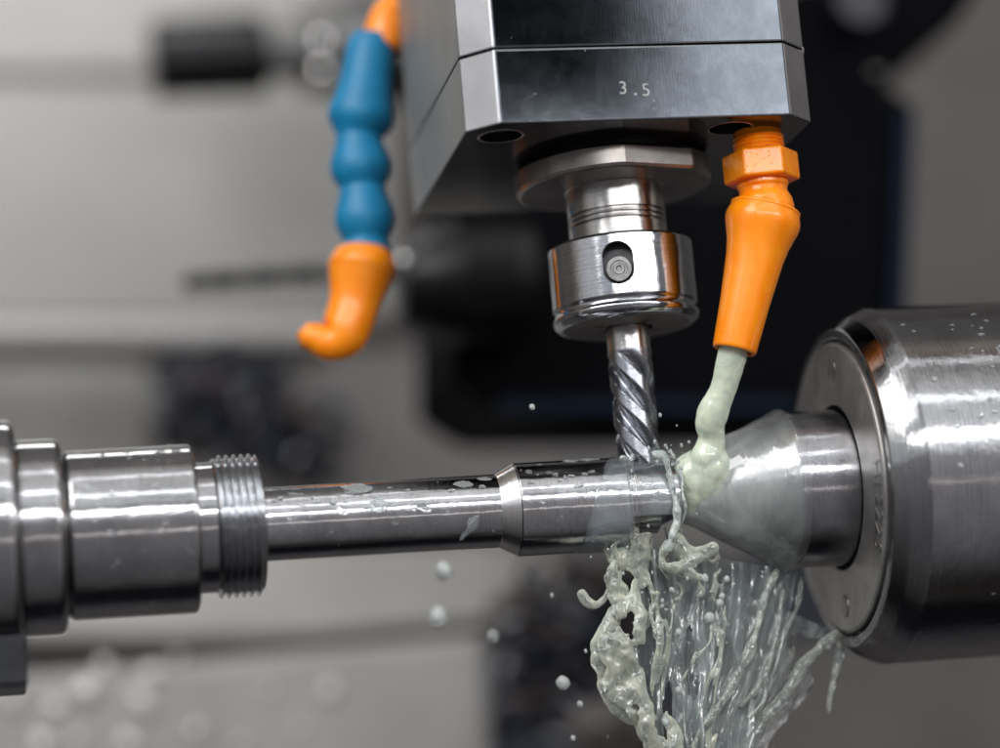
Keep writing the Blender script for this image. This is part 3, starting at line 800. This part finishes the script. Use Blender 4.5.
def web(X, Y, Z):
    fi = np.clip(((X - X0) / ST), 0, len(xs) - 1.01); fj = np.clip(((Z - Z0) / ST), 0, len(zs) - 1.01)
    i, j = fi.astype(int), fj.astype(int)
    t = TH[np.ix_(i, j)]
    m_ = YM[np.ix_(i, j)]
    t = np.where(((X < X0) | (X > X1 - ST))[:, None] | ((Z < Z0) | (Z > Z1 - ST))[None, :], -.09, t)
    return np.where(t[:, None, :] > -.02, np.abs(Y[None, :, None] - m_[:, None, :]) - t[:, None, :], .09).astype(np.float32)
bl.base = web
o = bl.mesh('strands', M['ligament'], splash, .03, 1, .012, .2); o.location = -Vector(splash.location)
# curtain
def curtain(name, tl, tr, bl, br, ymid, amp, seed, m, nu=90, nv=110):
    bm = bmesh.new(); rows = []; uvs = []
    for i in range(nv + 1):
        v = i / nv; row = []
        for j in range(nu + 1):
            u = j / nu
            xt = tl[0] + (tr[0] - tl[0]) * u; yt = tl[1] + (tr[1] - tl[1]) * u
            xb = bl[0] + (br[0] - bl[0]) * u; yb = bl[1] + (br[1] - bl[1]) * u
            px = xt + (xb - xt) * v ** 1.2; py = yt + (yb - yt) * v
            flow_u = u * 9 + seed
            y = ymid + amp * (mnoise.noise(Vector((flow_u, v * 1.4, seed))) + .5 * mnoise.noise(Vector((flow_u * 2.2, v * 3.2, seed + 3))) + .22 * mnoise.noise(Vector((flow_u * 5, v * 9, seed + 5)))) + (u - .35) * 1.0
            p = P(px + 5 * mnoise.noise(Vector((v * 5, u * 4, seed + 9))), py, y=y); row.append(bm.verts.new(p)); uvs.append((u + seed * .37, v))
        rows.append(row)
    for i in range(nv):
        for j in range(nu):
            hole = mnoise.noise(Vector((j / nu * 7 + seed * 3, i / nv * 2.6, 4 + seed)))
            edge = min(j / nu, 1 - j / nu)
            if hole > .42 or (edge < .06 and hole > edge * 5 - .1): continue
            bm.faces.new((rows[i][j], rows[i][j + 1], rows[i + 1][j + 1], rows[i + 1][j]))
    bm.verts.index_update(); ul = bm.loops.layers.uv.new('flow')
    for f in bm.faces:
        for lp in f.loops: lp[ul].uv = uvs[lp.vert.index]
    o = obj(name, bm, m, splash, angle=180); o.location = -Vector(splash.location); return o
curtain('sheet', (626, 545), (808, 572), (648, 775), (748, 775), .05, .55, 1.0, M['sheet'])
curtain('sheet', (660, 560), (838, 632), (676, 775), (756, 775), .55, .5, 6.0, M['sheet'])

# ------------------------------------------------------------------ drops
def drop_mesh(name, m, sc=(1, 1, 1), seed=0, jit=.0):
    bm = bmesh.new(); bmesh.ops.create_icosphere(bm, subdivisions=3, radius=1)
    for v in bm.verts:
        v.co = Vector((v.co[i] * sc[i] for i in range(3))) * (1 + jit * mnoise.noise(v.co * 1.1 + Vector((seed, 0, 0))))
    me = bpy.data.meshes.new(name); bm.to_mesh(me); bm.free(); me.shade_smooth(); me.materials.append(m); return me
fly = [drop_mesh('coolant_drop', M['milkdrop'], (1, 1, 1.15), s, .15) for s in range(4)]
for i, (px, py, r, y, lab) in enumerate((
    (444, 571, 8.5, -3.2, 'oval pale coolant drop falling just below the middle of the slim shaft section'),
    (438, 616, 9, -4.2, 'round blurred coolant drop below another drop, under the middle of the shaft'),
    (493, 636, 6, 4, 'blurred drop below the bright collar of the shaft'),
    (563, 683, 6.5, -1, 'round white coolant drop in front of the dark gap left of the splash'),
    (580, 704, 3, -1, 'small white coolant drop lower left of the splash'),
    (573, 738, 2.5, -1, 'tiny coolant drop near the lower frame edge left of the splash'),
    (532, 407, 3, -1, 'tiny white coolant drop flying left of the cutter against the black turret'),
    (710, 618, 5.5, -1.2, 'largest round drop in front of the splash curtain'),
    (705, 578, 4, -1.2, 'drop at the end of a curl in the upper part of the splash'),
    (727, 579, 3.2, -1.2, 'topmost of three drops in a slanting row before the splash curtain'),
    (722, 596, 3.2, -1.2, 'middle one of three drops in a slanting row before the splash curtain'),
    (720, 603, 4, -1.2, 'lowest of three drops in a slanting row before the splash curtain'),
    (672, 590, 2.8, -1.2, 'glinting small drop near the upper left of the splash'),
    (679, 632, 3.6, -1.0, 'small ring-like drop in the left half of the splash'),
    (679, 690, 3.6, -1.0, 'small drop low in the left half of the splash'),
    (678, 467, 4, -.4, 'small drop sitting between shaft crown and the stream'),
    (666, 722, 4, -1.0, 'pale drop low in the splash near the frame bottom'))):
    o = bpy.data.objects.new('coolant_drop', fly[i % 4]); COL.objects.link(o)
    k_ = r / SC(y); o.scale = (k_, k_, k_); o.location = P(px, py, y=y); o.rotation_euler = (0, random.uniform(-.3, .3), random.random())
    tag(o, lab, 'drop', 'flying coolant drops')
for i in range(70):
    a_ = random.uniform(0, 1); px, py = random.choice(((random.gauss(640, 45), random.gauss(590, 60)), (random.gauss(690, 50), random.gauss(600, 50)), (random.gauss(668, 14), random.gauss(450, 14))))
    y = random.uniform(-2.2, -.6); k_ = random.choice((.6, .9, 1.2, 1.6)) / SC(y)
    o = bpy.data.objects.new('coolant_drop', fly[i % 4]); COL.objects.link(o); o.scale = (k_, k_, k_ * random.uniform(1, 1.5)); o.location = P(px, py, y=y)
    tag(o, 'tiny bright droplet sprayed into the air around the splash', 'drop', 'fine spray around the splash')
# beads on the shaft
bead = [drop_mesh('water_bead', M['water'], (1, 1, .42), s * 3.1, .35) for s in range(5)]
milky = [drop_mesh('water_bead', M['puddle'], (1, 1, .22), s * 2.3 + 40, .75) for s in range(3)]
def bead_at(X, ang, r, size, ln, m, lab, grp, zc=0, tilt=0):
    nrm = Vector((0, -math.cos(ang), math.sin(ang))); xa = Vector((1, 0, 0)); ya = nrm.cross(xa)
    mt = Matrix((xa, ya, nrm)).transposed().to_4x4()
    o = bpy.data.objects.new('water_bead', m); COL.objects.link(o)
    mt = mt @ Matrix.Rotation(tilt, 4, 'Z') @ Matrix.Diagonal((size * ln, size, size, 1))
    mt.translation = nrm * r + Vector((X, 0, zc)); o.matrix_world = mt
    tag(o, lab, 'water bead', grp); return o
G1 = 'water beads on the slim shaft section'; L1 = 'clear water bead on the slim shaft section'
for X, ad, sz, ln in ((-9.4, 34, .07, 1.3), (-9.0, 40, .05, 1), (-9.3, 12, .06, 1.6), (-8.9, 20, .05, 2), (-8.5, 24, .07, 2), (-8.1, 22, .10, 1.1), (-7.9, 6, .11, 1.3), (-7.75, 22, .06, 1.5),
                      (-9.1, -2, .035, 1), (-8.7, -1, .03, 1), (-6.2, 36, .05, 1.4), (-6.1, 28, .035, 1), (-5.1, 30, .05, 2.2), (-4.3, 34, .08, 1.1), (-6.9, 8, .035, 1), (-6.6, -18, .05, 2), (-5.85, 2, .09, 2.2), (-9.55, 30, .06, 1), (-8.3, -30, .03, 1.2), (-4.1, -40, .05, 1), (-7.0, 25, .03, 1), (-5.6, 14, .03, 1), (-4.8, 8, .035, 1.2)):
    bead_at(X, R(ad), .925, sz, ln, random.choice(bead), L1, G1, tilt=random.uniform(-.3, .3))
bead_at(-7.45, R(48), .92, .20, 2.2, milky[0], 'wide flat pale puddle on top of the slim shaft section', G1)
bead_at(-7.05, R(12), .92, .15, 2.4, milky[1], 'largest bright white smear of water on the front of the slim shaft section', G1, tilt=.15)
bead_at(-4.75, R(44), .92, .13, 1.8, milky[2], 'pale flat drop near the right end of the slim shaft section', G1, tilt=-.1)
bead_at(-4.2, R(56), .92, .10, 2.3, milky[0], 'pale elongated drop on top of the slim shaft section beside the collar', G1)
bead_at(-4.7, R(-32), .92, .12, 2.6, milky[1], 'bluish slanting streak of coolant low on the slim shaft section', G1, tilt=1.0)
G2 = 'water beads on the thick shaft section'; L2 = 'clear water bead on the thick shaft section'
for X, ad, sz, ln in ((-3.1, 44, .07, 1.4), (-2.45, 36, .06, 1.3), (-3.15, 26, .05, 1), (-1.7, 34, .06, 1.4), (-2.9, 38, .035, 1), (-1.5, 38, .05, 2), (-2.2, 30, .035, 2), (-1.9, 18, .05, 3), (-2.7, 20, .03, 1.5), (-1.2, 24, .04, 2), (-1.6, 8, .04, 1.2), (-1.7, 4, .035, 1.2)):
    bead_at(X, R(ad), 1.188, sz, ln, random.choice(bead), L2, G2, tilt=random.uniform(-.3, .3))
bead_at(-1.9, R(72), 1.185, .13, 1.7, milky[0], 'left one of two pale drops on the top of the thick shaft section', G2)
bead_at(-1.45, R(74), 1.185, .15, 1.8, milky[1], 'right one of two pale drops on the top of the thick shaft section', G2)
G3 = 'water beads on the wide left shoulder'; L3 = 'clear water bead on the wide left shoulder of the shaft'
for X, ad, sz, ln in ((-14.4, 28, .05, 1.2), (-14.2, 25, .06, 1.6), (-14.0, 22, .04, 2), (-13.6, 20, .07, 1.3), (-14.3, 18, .05, 1), (-14.0, 2, .06, 1), (-12.5, 24, .05, 1.4), (-13.1, 60, .05, 2), (-12.3, 58, .05, 3), (-13.8, 55, .06, 2), (-11.9, 10, .03, 1), (-12.9, -20, .035, 1), (-12.7, -64, .04, 1.4)):
    bead_at(X, R(ad), 2.103, sz, ln, random.choice(bead), L3, G3)
for i in range(34):
    bead_at(random.uniform(-9.6, -4.0), R(random.gauss(18, 30)), .925, random.choice((.02, .03, .04, .055)), random.uniform(.9, 1.8), random.choice(bead), L1, G1, tilt=random.uniform(-.4, .4))
for i in range(18):
    bead_at(random.uniform(-3.3, -1.2), R(random.gauss(24, 26)), 1.188, random.choice((.02, .03, .045)), random.uniform(.9, 1.8), random.choice(bead), L2, G2, tilt=random.uniform(-.4, .4))
for i in range(26):
    bead_at(random.uniform(-14.5, -11.7), R(random.gauss(22, 28)), 2.103, random.choice((.025, .035, .05, .07)), random.uniform(.9, 2.0), random.choice(bead), L3, G3, tilt=random.uniform(-.4, .4))
G4 = 'water beads on the barrel of the centre'; L4 = 'clear water bead on the big steel barrel at right'
for i in range(60):
    X = random.uniform(6.4, 10.2); a = R(random.choice((random.gauss(35, 12), random.gauss(15, 10), random.uniform(-50, 60))))
    if i > 34 : X = random.gauss(8.4, .25)
    bead_at(X, a, 4.657, random.uniform(.025, .07), random.uniform(.8, 1.8), random.choice(bead), L4, G4, ZC, random.uniform(-1, 1))
bead_at(8.35, R(-52), 4.655, .09, 1.0, milky[2], 'single pale drop low on the big steel barrel at right', G4, ZC)

# ------------------------------------------------------------------ background (all far out of focus)
B = {}
B['wall'] = paint('wall_paint', (.27, .267, .26), .45, var=.10, scale=.12)
B['wall_dark'] = paint('door_paint', (.135, .125, .118), .5)
B['mid'] = paint('mid_panel_paint', (.25, .24, .235), .5)
B['tray'] = paint('tray_paint', (.33, .325, .318), .4)
B['line'] = paint('shadow_gap', (.03, .028, .028), .6)
B['turret'] = paint('turret_black', (.0022, .0024, .0035), .55, var=.2, spec=.03)
B['navy'] = paint('dark_clutter', (.034, .04, .06), .5, var=.48, scale=.9)
B['brown'] = paint('brown_clutter', (.085, .075, .073), .5, var=.45, scale=.7)
B['steel'] = metal_flat('holder_steel', (.20, .20, .20), .35)
def slab(name, rect, y, m, thick=1.5, bevel=.15, pts=None):
    """upright plate: photo-rectangle read at depth y"""
    if not pts:
        x0, y0, x1, y1 = rect; pts = [(x0, y0), (x1, y0), (x1, y1), (x0, y1)]
    q = pts
    w = [P(a, b, y=y) for a, b in q]
    return prism_bm([(p.x, p.z) for p in w], y, y + thick, 'Y', bevel)
structure(obj('wall', box_bm((-90, 60, -70), (110, 61, 110)), B['wall_dark']))
tag(obj('enclosure_panel', slab('', (-250, -250, 395, 318), 44, B['wall'], 1), B['wall']), 'large pale grey enclosure panel behind the blue hose, out of focus', 'panel')
tag(obj('panel_seam', slab('', (-250, 61, 160, 70), 43.5, B['line'], .3, .02), B['mid']), 'thin dark seam strip across the pale panel at upper left', 'trim strip')
tag(obj('guide_rail', slab('', (-250, 316, 345, 346), 38, B['wall'], 4, .5), paint('rail_paint', (.36, .352, .345), .4)), 'pale horizontal guide rail at left, out of focus below the panel', 'rail')
tag(obj('lower_panel', slab('', (-250, 352, 150, 560), 45, B['wall'], 1), paint('lower_paint', (.26, .258, .245), .5)), 'pale grey lower panel behind the left chuck', 'panel')
tag(obj('back_plate', slab('', (140, 346, 760, 560), 46, B['mid'], 1), B['mid']), 'wide dull grey plate behind the shaft under the black turret', 'panel')
tag(obj('apron', slab('', (20, 545, 560, 640), 36, B['tray'], 1, .3), paint('apron_paint', (.43, .42, .40), .5)), 'pale grey apron plate below the shaft, above the coolant tray', 'panel')
tag(obj('tray_gap', slab('', None, 35, B['line'], 1, .1, [(-250, 672), (100, 650), (500, 618), (520, 634), (480, 640), (100, 672), (-250, 700)]), B['line']), 'long dark gap between apron and coolant tray', 'gap strip')
tag(obj('coolant_tray', slab('', None, 30, B['tray'], 3, .5, [(-250, 690), (100, 668), (492, 632), (500, 980), (-250, 980)]), B['tray']), 'pale grey coolant tray at the lower left, dotted with white painted glints', 'tray')
tag(obj('right_door', slab('', (860, -100, 1300, 560), 47, B['wall_dark'], 1), paint('right_paint', (.105, .097, .092), .5)), 'dull brown grey door panel behind the big barrel at right', 'panel')
tag(obj('right_sill', slab('', (740, 640, 1300, 980), 40, B['mid'], 1), paint('sill_paint', (.13, .122, .117), .5)), 'grey brown sill under the big barrel at lower right', 'panel')
tag(obj('floor_pan', slab('', (470, 540, 880, 980), 50, B['navy'], 1), B['navy']), 'dark navy recess behind the splash', 'panel')
# dark clutter
def lump(name, px, py, rx, ry, y, m, lab, cat):
    bm = bmesh.new(); bmesh.ops.create_icosphere(bm, subdivisions=4, radius=1)
    k_ = 1 / SC(y); c = P(px, py, y=y)
    for v in bm.verts:
        d = 1 + .30 * mnoise.noise(v.co * 2 + Vector((px, py, 0)) * .1) + .15 * mnoise.noise(v.co * 5 + Vector((px, 0, 0)) * .1)
        v.co = c + Vector((v.co.x * rx * k_, v.co.y * min(rx, ry) * k_, v.co.z * ry * k_)) * d
    return tag(obj(name, bm, m, angle=180), lab, cat)
lump('swarf_clump', 620, 730, 50, 38, 24, B['brown'], 'brown blurred clump at the bottom left of the splash', 'swarf clump')
def swarf(rects, y, n, mats, name, lab):
    bm = bmesh.new()
    for i in range(n):
        x0, y0, x1, y1 = random.choice(rects); yy = y + random.uniform(-2.5, 2.5)
        c = P(random.triangular(x0, x1), random.triangular(y0, y1), y=yy)
        s_ = random.uniform(.18, .75); nf = len(bm.faces); bm.faces.ensure_lookup_table()
        pts = []; a0 = random.random() * 6; tl = Vector((random.gauss(0, 1), random.gauss(0, .5), random.gauss(0, 1))).normalized(); b_ = tl.orthogonal().normalized(); c_ = tl.cross(b_)
        for q in range(9):
            t = q / 8 * random.uniform(3, 5); pts.append((*(c + b_ * math.cos(a0 + t) * s_ + c_ * math.sin(a0 + t) * s_ + tl * t * .16), s_ * .34))
        tube_into(bm, pts, 6); bm.faces.ensure_lookup_table()
        mi = random.choices(range(len(mats)), (6, 4, 1))[0]
        for f in bm.faces[nf:]: f.material_index = mi
    o = obj(name, bm, mats[0], None, True, 180)
    for m_ in mats[1:]: o.data.materials.append(m_)
    o['kind'] = 'stuff'; tag(o, lab, 'swarf')
mats_ = [paint('swarf_navy', (.018, .024, .042), .4, var=.4), paint('swarf_brown', (.06, .048, .045), .45, var=.4), metal_flat('swarf_bright', (.42, .44, .48), .3)]
swarf([(135, 352, 330, 470), (150, 352, 300, 430), (230, 410, 350, 485)], 38, 260, mats_, 'swarf_heap', 'dark mottled heap of blue and brown metal swarf under the rail at left, out of focus')
swarf([(498, 556, 660, 700), (490, 600, 600, 760)], 30, 210, mats_, 'swarf_heap', 'dark bluish heap of metal swarf left of and behind the falling splash, out of focus')
# turret
tur = thing('tool_turret', 'large black tool turret out of focus behind the cutter', 'turret', tuple(P(650, 300, y=23)))
def tpart(name, bm, m, parent): return part(name, bm, m, parent)
tpart('turret_body', slab('', None, 22, 0, 8, .25, [(455, 60), (1010, -60), (960, 20), (884, 82), (917, 104), (908, 320), (880, 409), (500, 411), (470, 393), (452, 380)]), B['turret'], tur)
tpart('lower_edge', slab('', (500, 398, 800, 412), 21.4, 0, .8, .1), metal_flat('edge_sheen', (.012, .018, .032), .5), tur)  # strip coloured bluish to imitate the sheen along the lower rim
tpart('side_edge', slab('', None, 21.4, 0, .8, .1, [(899, 112), (916, 106), (907, 318), (890, 330)]), metal_flat('edge_blue_side', (.010, .016, .03), .5), tur)
p = P(880, 20, y=21)
tpart('highlight_disc', lathe_bm(bev([(-.2, .3), (-.18, .9), (.1, 1.0), (.6, .8), (.62, .2)], .1), 32, org=P(862, 2, y=20.5), axis=(0, 1, 0)), metal_flat('highlight_steel', (.07, .07, .078), .4), tur)  # made-up disc standing in for a blurred highlight on the turret
tpart('glint_pin', lathe_bm([(-.26, .05), (-.25, .12), (.2, .12), (.21, .05)], 24, org=P(876, 72, y=20), axis=(1, 0, 0)), B['steel'], tur)  # made-up pin in place of a small spot of light
# live tool at upper left
lt = thing('live_tool', 'blurred dark cylindrical tool holder pointing left at the upper left', 'tool holder', tuple(P(210, 57, y=36)))
c0 = P(150, 60, y=36); ax = P(350, 50, y=36) - c0
k_ = 1 / SC(36)
dark_steel = metal_flat('dark_cyl', (.034, .034, .036), .34)
tpart('holder_body', lathe_bm(bev([(0, 10 * k_), (1 * k_, 40 * k_), (118 * k_, 42 * k_), (124 * k_, 20 * k_)], .15), 64, org=c0, axis=ax), dark_steel, lt)
tpart('holder_neck', lathe_bm(bev([(115 * k_, 26 * k_), (150 * k_, 26 * k_), (152 * k_, 44 * k_), (190 * k_, 44 * k_), (192 * k_, 60 * k_), (280 * k_, 60 * k_)], .1), 64, org=c0, axis=ax), B['steel'], lt)
for dy in (-14, 16):
    bm = bmesh.new(); ball_into(bm, P(325, 57 + dy, y=33.4), 11 * k_); tpart('clamp_bolt', bm, M['bright'], lt)
# drill
dr = thing('twist_drill', 'blurred twist drill pointing left beside the orange hose tip', 'drill', tuple(P(330, 272, y=23)))
c0 = P(181, 283, y=23); ax = P(400, 268, y=23) - c0; k_ = 1 / SC(23); L = ax.length
bm = bmesh.new(); rows = []; Q = frame(ax); segs = 32
for i in range(121):
    s = i / 120 * L * .62; row = []
    for j in range(segs):
        a = 2 * PI * j / segs; r = 9 * k_ * (1 - .42 * max(0, math.cos(2 * (a - s / (1.35) * PI)))) * min(1, s / .3 + .1)
        row.append(bm.verts.new(c0 + Q @ Vector((s, r * math.cos(a), r * math.sin(a)))))
    rows.append(row)
for p, q in zip(rows, rows[1:]):
    for j in range(segs): bm.faces.new((p[j], p[(j + 1) % segs], q[(j + 1) % segs], q[j]))
bm.faces.new(rows[0]); bm.faces.new(rows[-1])
tpart('flutes', bm, dark_steel, dr)
tpart('shank', lathe_bm([(L * .61, .2 * k_), (L * .615, 10 * k_), (L * 1.0, 10 * k_)], 32, org=c0, axis=ax), B['steel'], dr)
dh = thing('drill_chuck', 'black blurred drill chuck with a bright screw behind the milling head', 'drill chuck', tuple(P(440, 280, y=20)))
c0 = P(396, 285, y=20); ax = Vector((1, 0, 0))
tpart('chuck_body', lathe_bm(bev([(0, 20 * k_), (.1, 40 * k_), (1.1, 56 * k_), (2.0, 62 * k_), (4.5, 64 * k_), (4.6, 30 * k_)], .08), 64, org=c0, axis=ax), dark_steel, dh)
bm = bmesh.new(); ball_into(bm, P(405, 261, y=17.6), 8 * k_, sub=3); tpart('bright_screw', bm, M['bright'], dh)
# chips painted white to imitate blurred glints in the tray
chip = drop_mesh('glint_chip', paint('glint_white', (.80, .80, .79), .12, var=.05, spec=.8), (1, 1, .7), 5, .3)
for px, py, s_ in ((86, 688, .40), (55, 706, .36), (104, 664, .34), (142, 702, .42), (152, 672, .36), (42, 742, .34), (128, 742, .36), (178, 656, .30), (196, 730, .28), (268, 690, .30), (330, 690, .34), (12, 700, .30), (76, 738, .26), (240, 742, .26), (300, 728, .22)):
    o = bpy.data.objects.new('glint_chip', chip); COL.objects.link(o)
    s_ *= random.uniform(.55, 1.05)
    o.scale = (s_, s_, s_); o.location = P(px, py, y=29.8); o.rotation_euler = (random.random() * 3, random.random() * 3, 0)
    tag(o, 'small chip painted white as a glint on the pale coolant tray', 'metal chip', 'chips painted white as glints in the tray')

# ------------------------------------------------------------------ camera
cam_d = bpy.data.cameras.new('camera'); cam = bpy.data.objects.new('camera', cam_d); COL.objects.link(cam)
r_, u_, f_ = (Vector(MC[i]) for i in range(3))
mw = Matrix((r_, u_, -f_)).transposed().to_4x4(); mw.translation = Vector(CAM); cam.matrix_world = mw
cam_d.sensor_width = 36; cam_d.sensor_fit = 'HORIZONTAL'; cam_d.lens = FPX / 1000 * 36
cam_d.clip_start = 1; cam_d.clip_end = 1000
cam_d.dof.use_dof = True; cam_d.dof.focus_distance = 69.2; cam_d.dof.aperture_fstop = .035
scn.camera = cam

# ------------------------------------------------------------------ light
def strip(name, el, az, dist, lx, lz, rad, col, target=(0, 0, 3)):
    ld = bpy.data.lights.new(name, 'AREA'); ld.shape = 'RECTANGLE'; ld.size = lx; ld.size_y = lz
    ld.energy = rad * PI * lx * lz; ld.color = col
    o = bpy.data.objects.new(name, ld); COL.objects.link(o)
    e, a = R(el), R(az); d = Vector((math.sin(a) * math.cos(e), -math.cos(a) * math.cos(e), math.sin(e)))
    o.location = Vector(target) + d * dist
    z = d; x = Vector((1, 0, 0)) - z * z.x; x.normalize(); y = z.cross(x)
    m_ = Matrix((x, y, z)).transposed().to_4x4(); m_.translation = o.location; o.matrix_world = m_
    return o
strip('lamp_main', 20, 6, 59, 74, 3.8, 17, (1, .98, .96), (0, 0, 0))
strip('lamp_upper', 44.5, 4, 80, 90, 1.5, 13, (.95, .97, 1), (0, 0, 0))
strip('lamp_top', 72, 4, 80, 90, 2.0, 5, (.95, .97, 1), (0, 0, 0))
strip('lamp_low', -8, 6, 110, 60, 1.2, 6, (1, .9, .87), (0, 0, 0))
strip('lamp_side', 14, 36, 85, 4, 26, 9, (1, .98, .95), (0, 0, 5))
strip('lamp_near_camera', 14, -13, 85, 2.5, 14, 5, (1, .98, .95), (0, 0, 5))
strip('lamp_left', 40, -50, 75, 36, 46, 6.5, (1, .98, .96), (0, 0, 0))
bl_ = strip('fill_back', 0, 0, 1, 18, 9, 10, (1, .985, .96), (0, 0, 0))  # unseen fill light, added to brighten the rear enclosure panel
v = Vector((-13, 46, 13)) - Vector((-14, 27, 40)); bl_.location = (-14, 27, 40); bl_.rotation_euler = v.to_track_quat('-Z', 'Y').to_euler()

w = bpy.data.worlds.new('World'); scn.world = w; w.use_nodes = True
k = NT(w.node_tree); bg = k.n['Background']
tc = k.n.new('ShaderNodeTexCoord').outputs['Generated']
sx = k.add('ShaderNodeSeparateXYZ', {'Vector': tc})
ny = k.math('MULTIPLY', sx.outputs['Y'], -1)
el = k.math('ADD', k.math('DIVIDE', k.math('ARCTAN2', sx.outputs['Z'], ny), 2 * PI), .5)
def e_(d): return .5 + d / 360
ramp = k.ramp(el, [(e_(-170), (.20, .20, .20)), (e_(-125), (.12, .12, .13)), (e_(-112), (.02, .02, .025)), (e_(-95), (.014, .016, .02)), (e_(-78), (.06, .058, .058)), (e_(-50), (.108, .106, .112)), (e_(-15), (.20, .192, .198)), (e_(10), (.30, .29, .30)), (e_(14), (.62, .65, .70)), (e_(21), (.72, .74, .76)), (e_(46), (.72, .72, .73)), (e_(66), (.62, .61, .60)), (e_(95), (.42, .40, .39)), (e_(130), (.22, .21, .20)), (e_(175), (.20, .20, .20))])
az = k.math('ADD', k.math('DIVIDE', k.math('ARCTAN2', sx.outputs['X'], ny), 2 * PI), .5)
azr = k.ramp(az, [(e_(-180), (.5,) * 3), (e_(-100), (.6, .55, .5)), (e_(-70), (.95,) * 3), (e_(-40), (1.05,) * 3), (e_(-5), (.9,) * 3), (e_(14), (1.0,) * 3), (e_(18), (1.9,) * 3), (e_(26), (1.9,) * 3), (e_(38), (1.2,) * 3), (e_(44), (.35,) * 3), (e_(62), (.4, .33, .30)), (e_(80), (.9, .8, .7)), (e_(100), (.35,) * 3), (e_(180), (.5,) * 3)])
c = k.mixc(1.0, ramp, azr, 'MULTIPLY')
# dark patch painted into the world colour as the polished head's black reflection
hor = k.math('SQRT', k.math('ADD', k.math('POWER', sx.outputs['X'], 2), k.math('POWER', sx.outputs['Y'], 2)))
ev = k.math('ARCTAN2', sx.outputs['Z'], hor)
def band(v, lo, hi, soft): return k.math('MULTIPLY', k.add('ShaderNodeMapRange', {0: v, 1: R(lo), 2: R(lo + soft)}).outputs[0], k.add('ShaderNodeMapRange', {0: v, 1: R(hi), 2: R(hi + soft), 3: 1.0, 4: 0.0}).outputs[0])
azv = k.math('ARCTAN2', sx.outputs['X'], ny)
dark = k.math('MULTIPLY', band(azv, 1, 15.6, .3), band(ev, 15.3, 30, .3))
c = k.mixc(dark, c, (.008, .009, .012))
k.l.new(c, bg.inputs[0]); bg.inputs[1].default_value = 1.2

scn.view_settings.view_transform = 'Standard'; scn.view_settings.look = 'None'; scn.view_settings.exposure = 0
scn.render.engine = 'CYCLES'
scn.cycles.use_denoising = True
scn.cycles.max_bounces = 10; scn.cycles.transparent_max_bounces = 12; scn.cycles.transmission_bounces = 8
scn.cycles.caustics_reflective = False; scn.cycles.caustics_refractive = False
scn.cycles.sample_clamp_indirect = 6
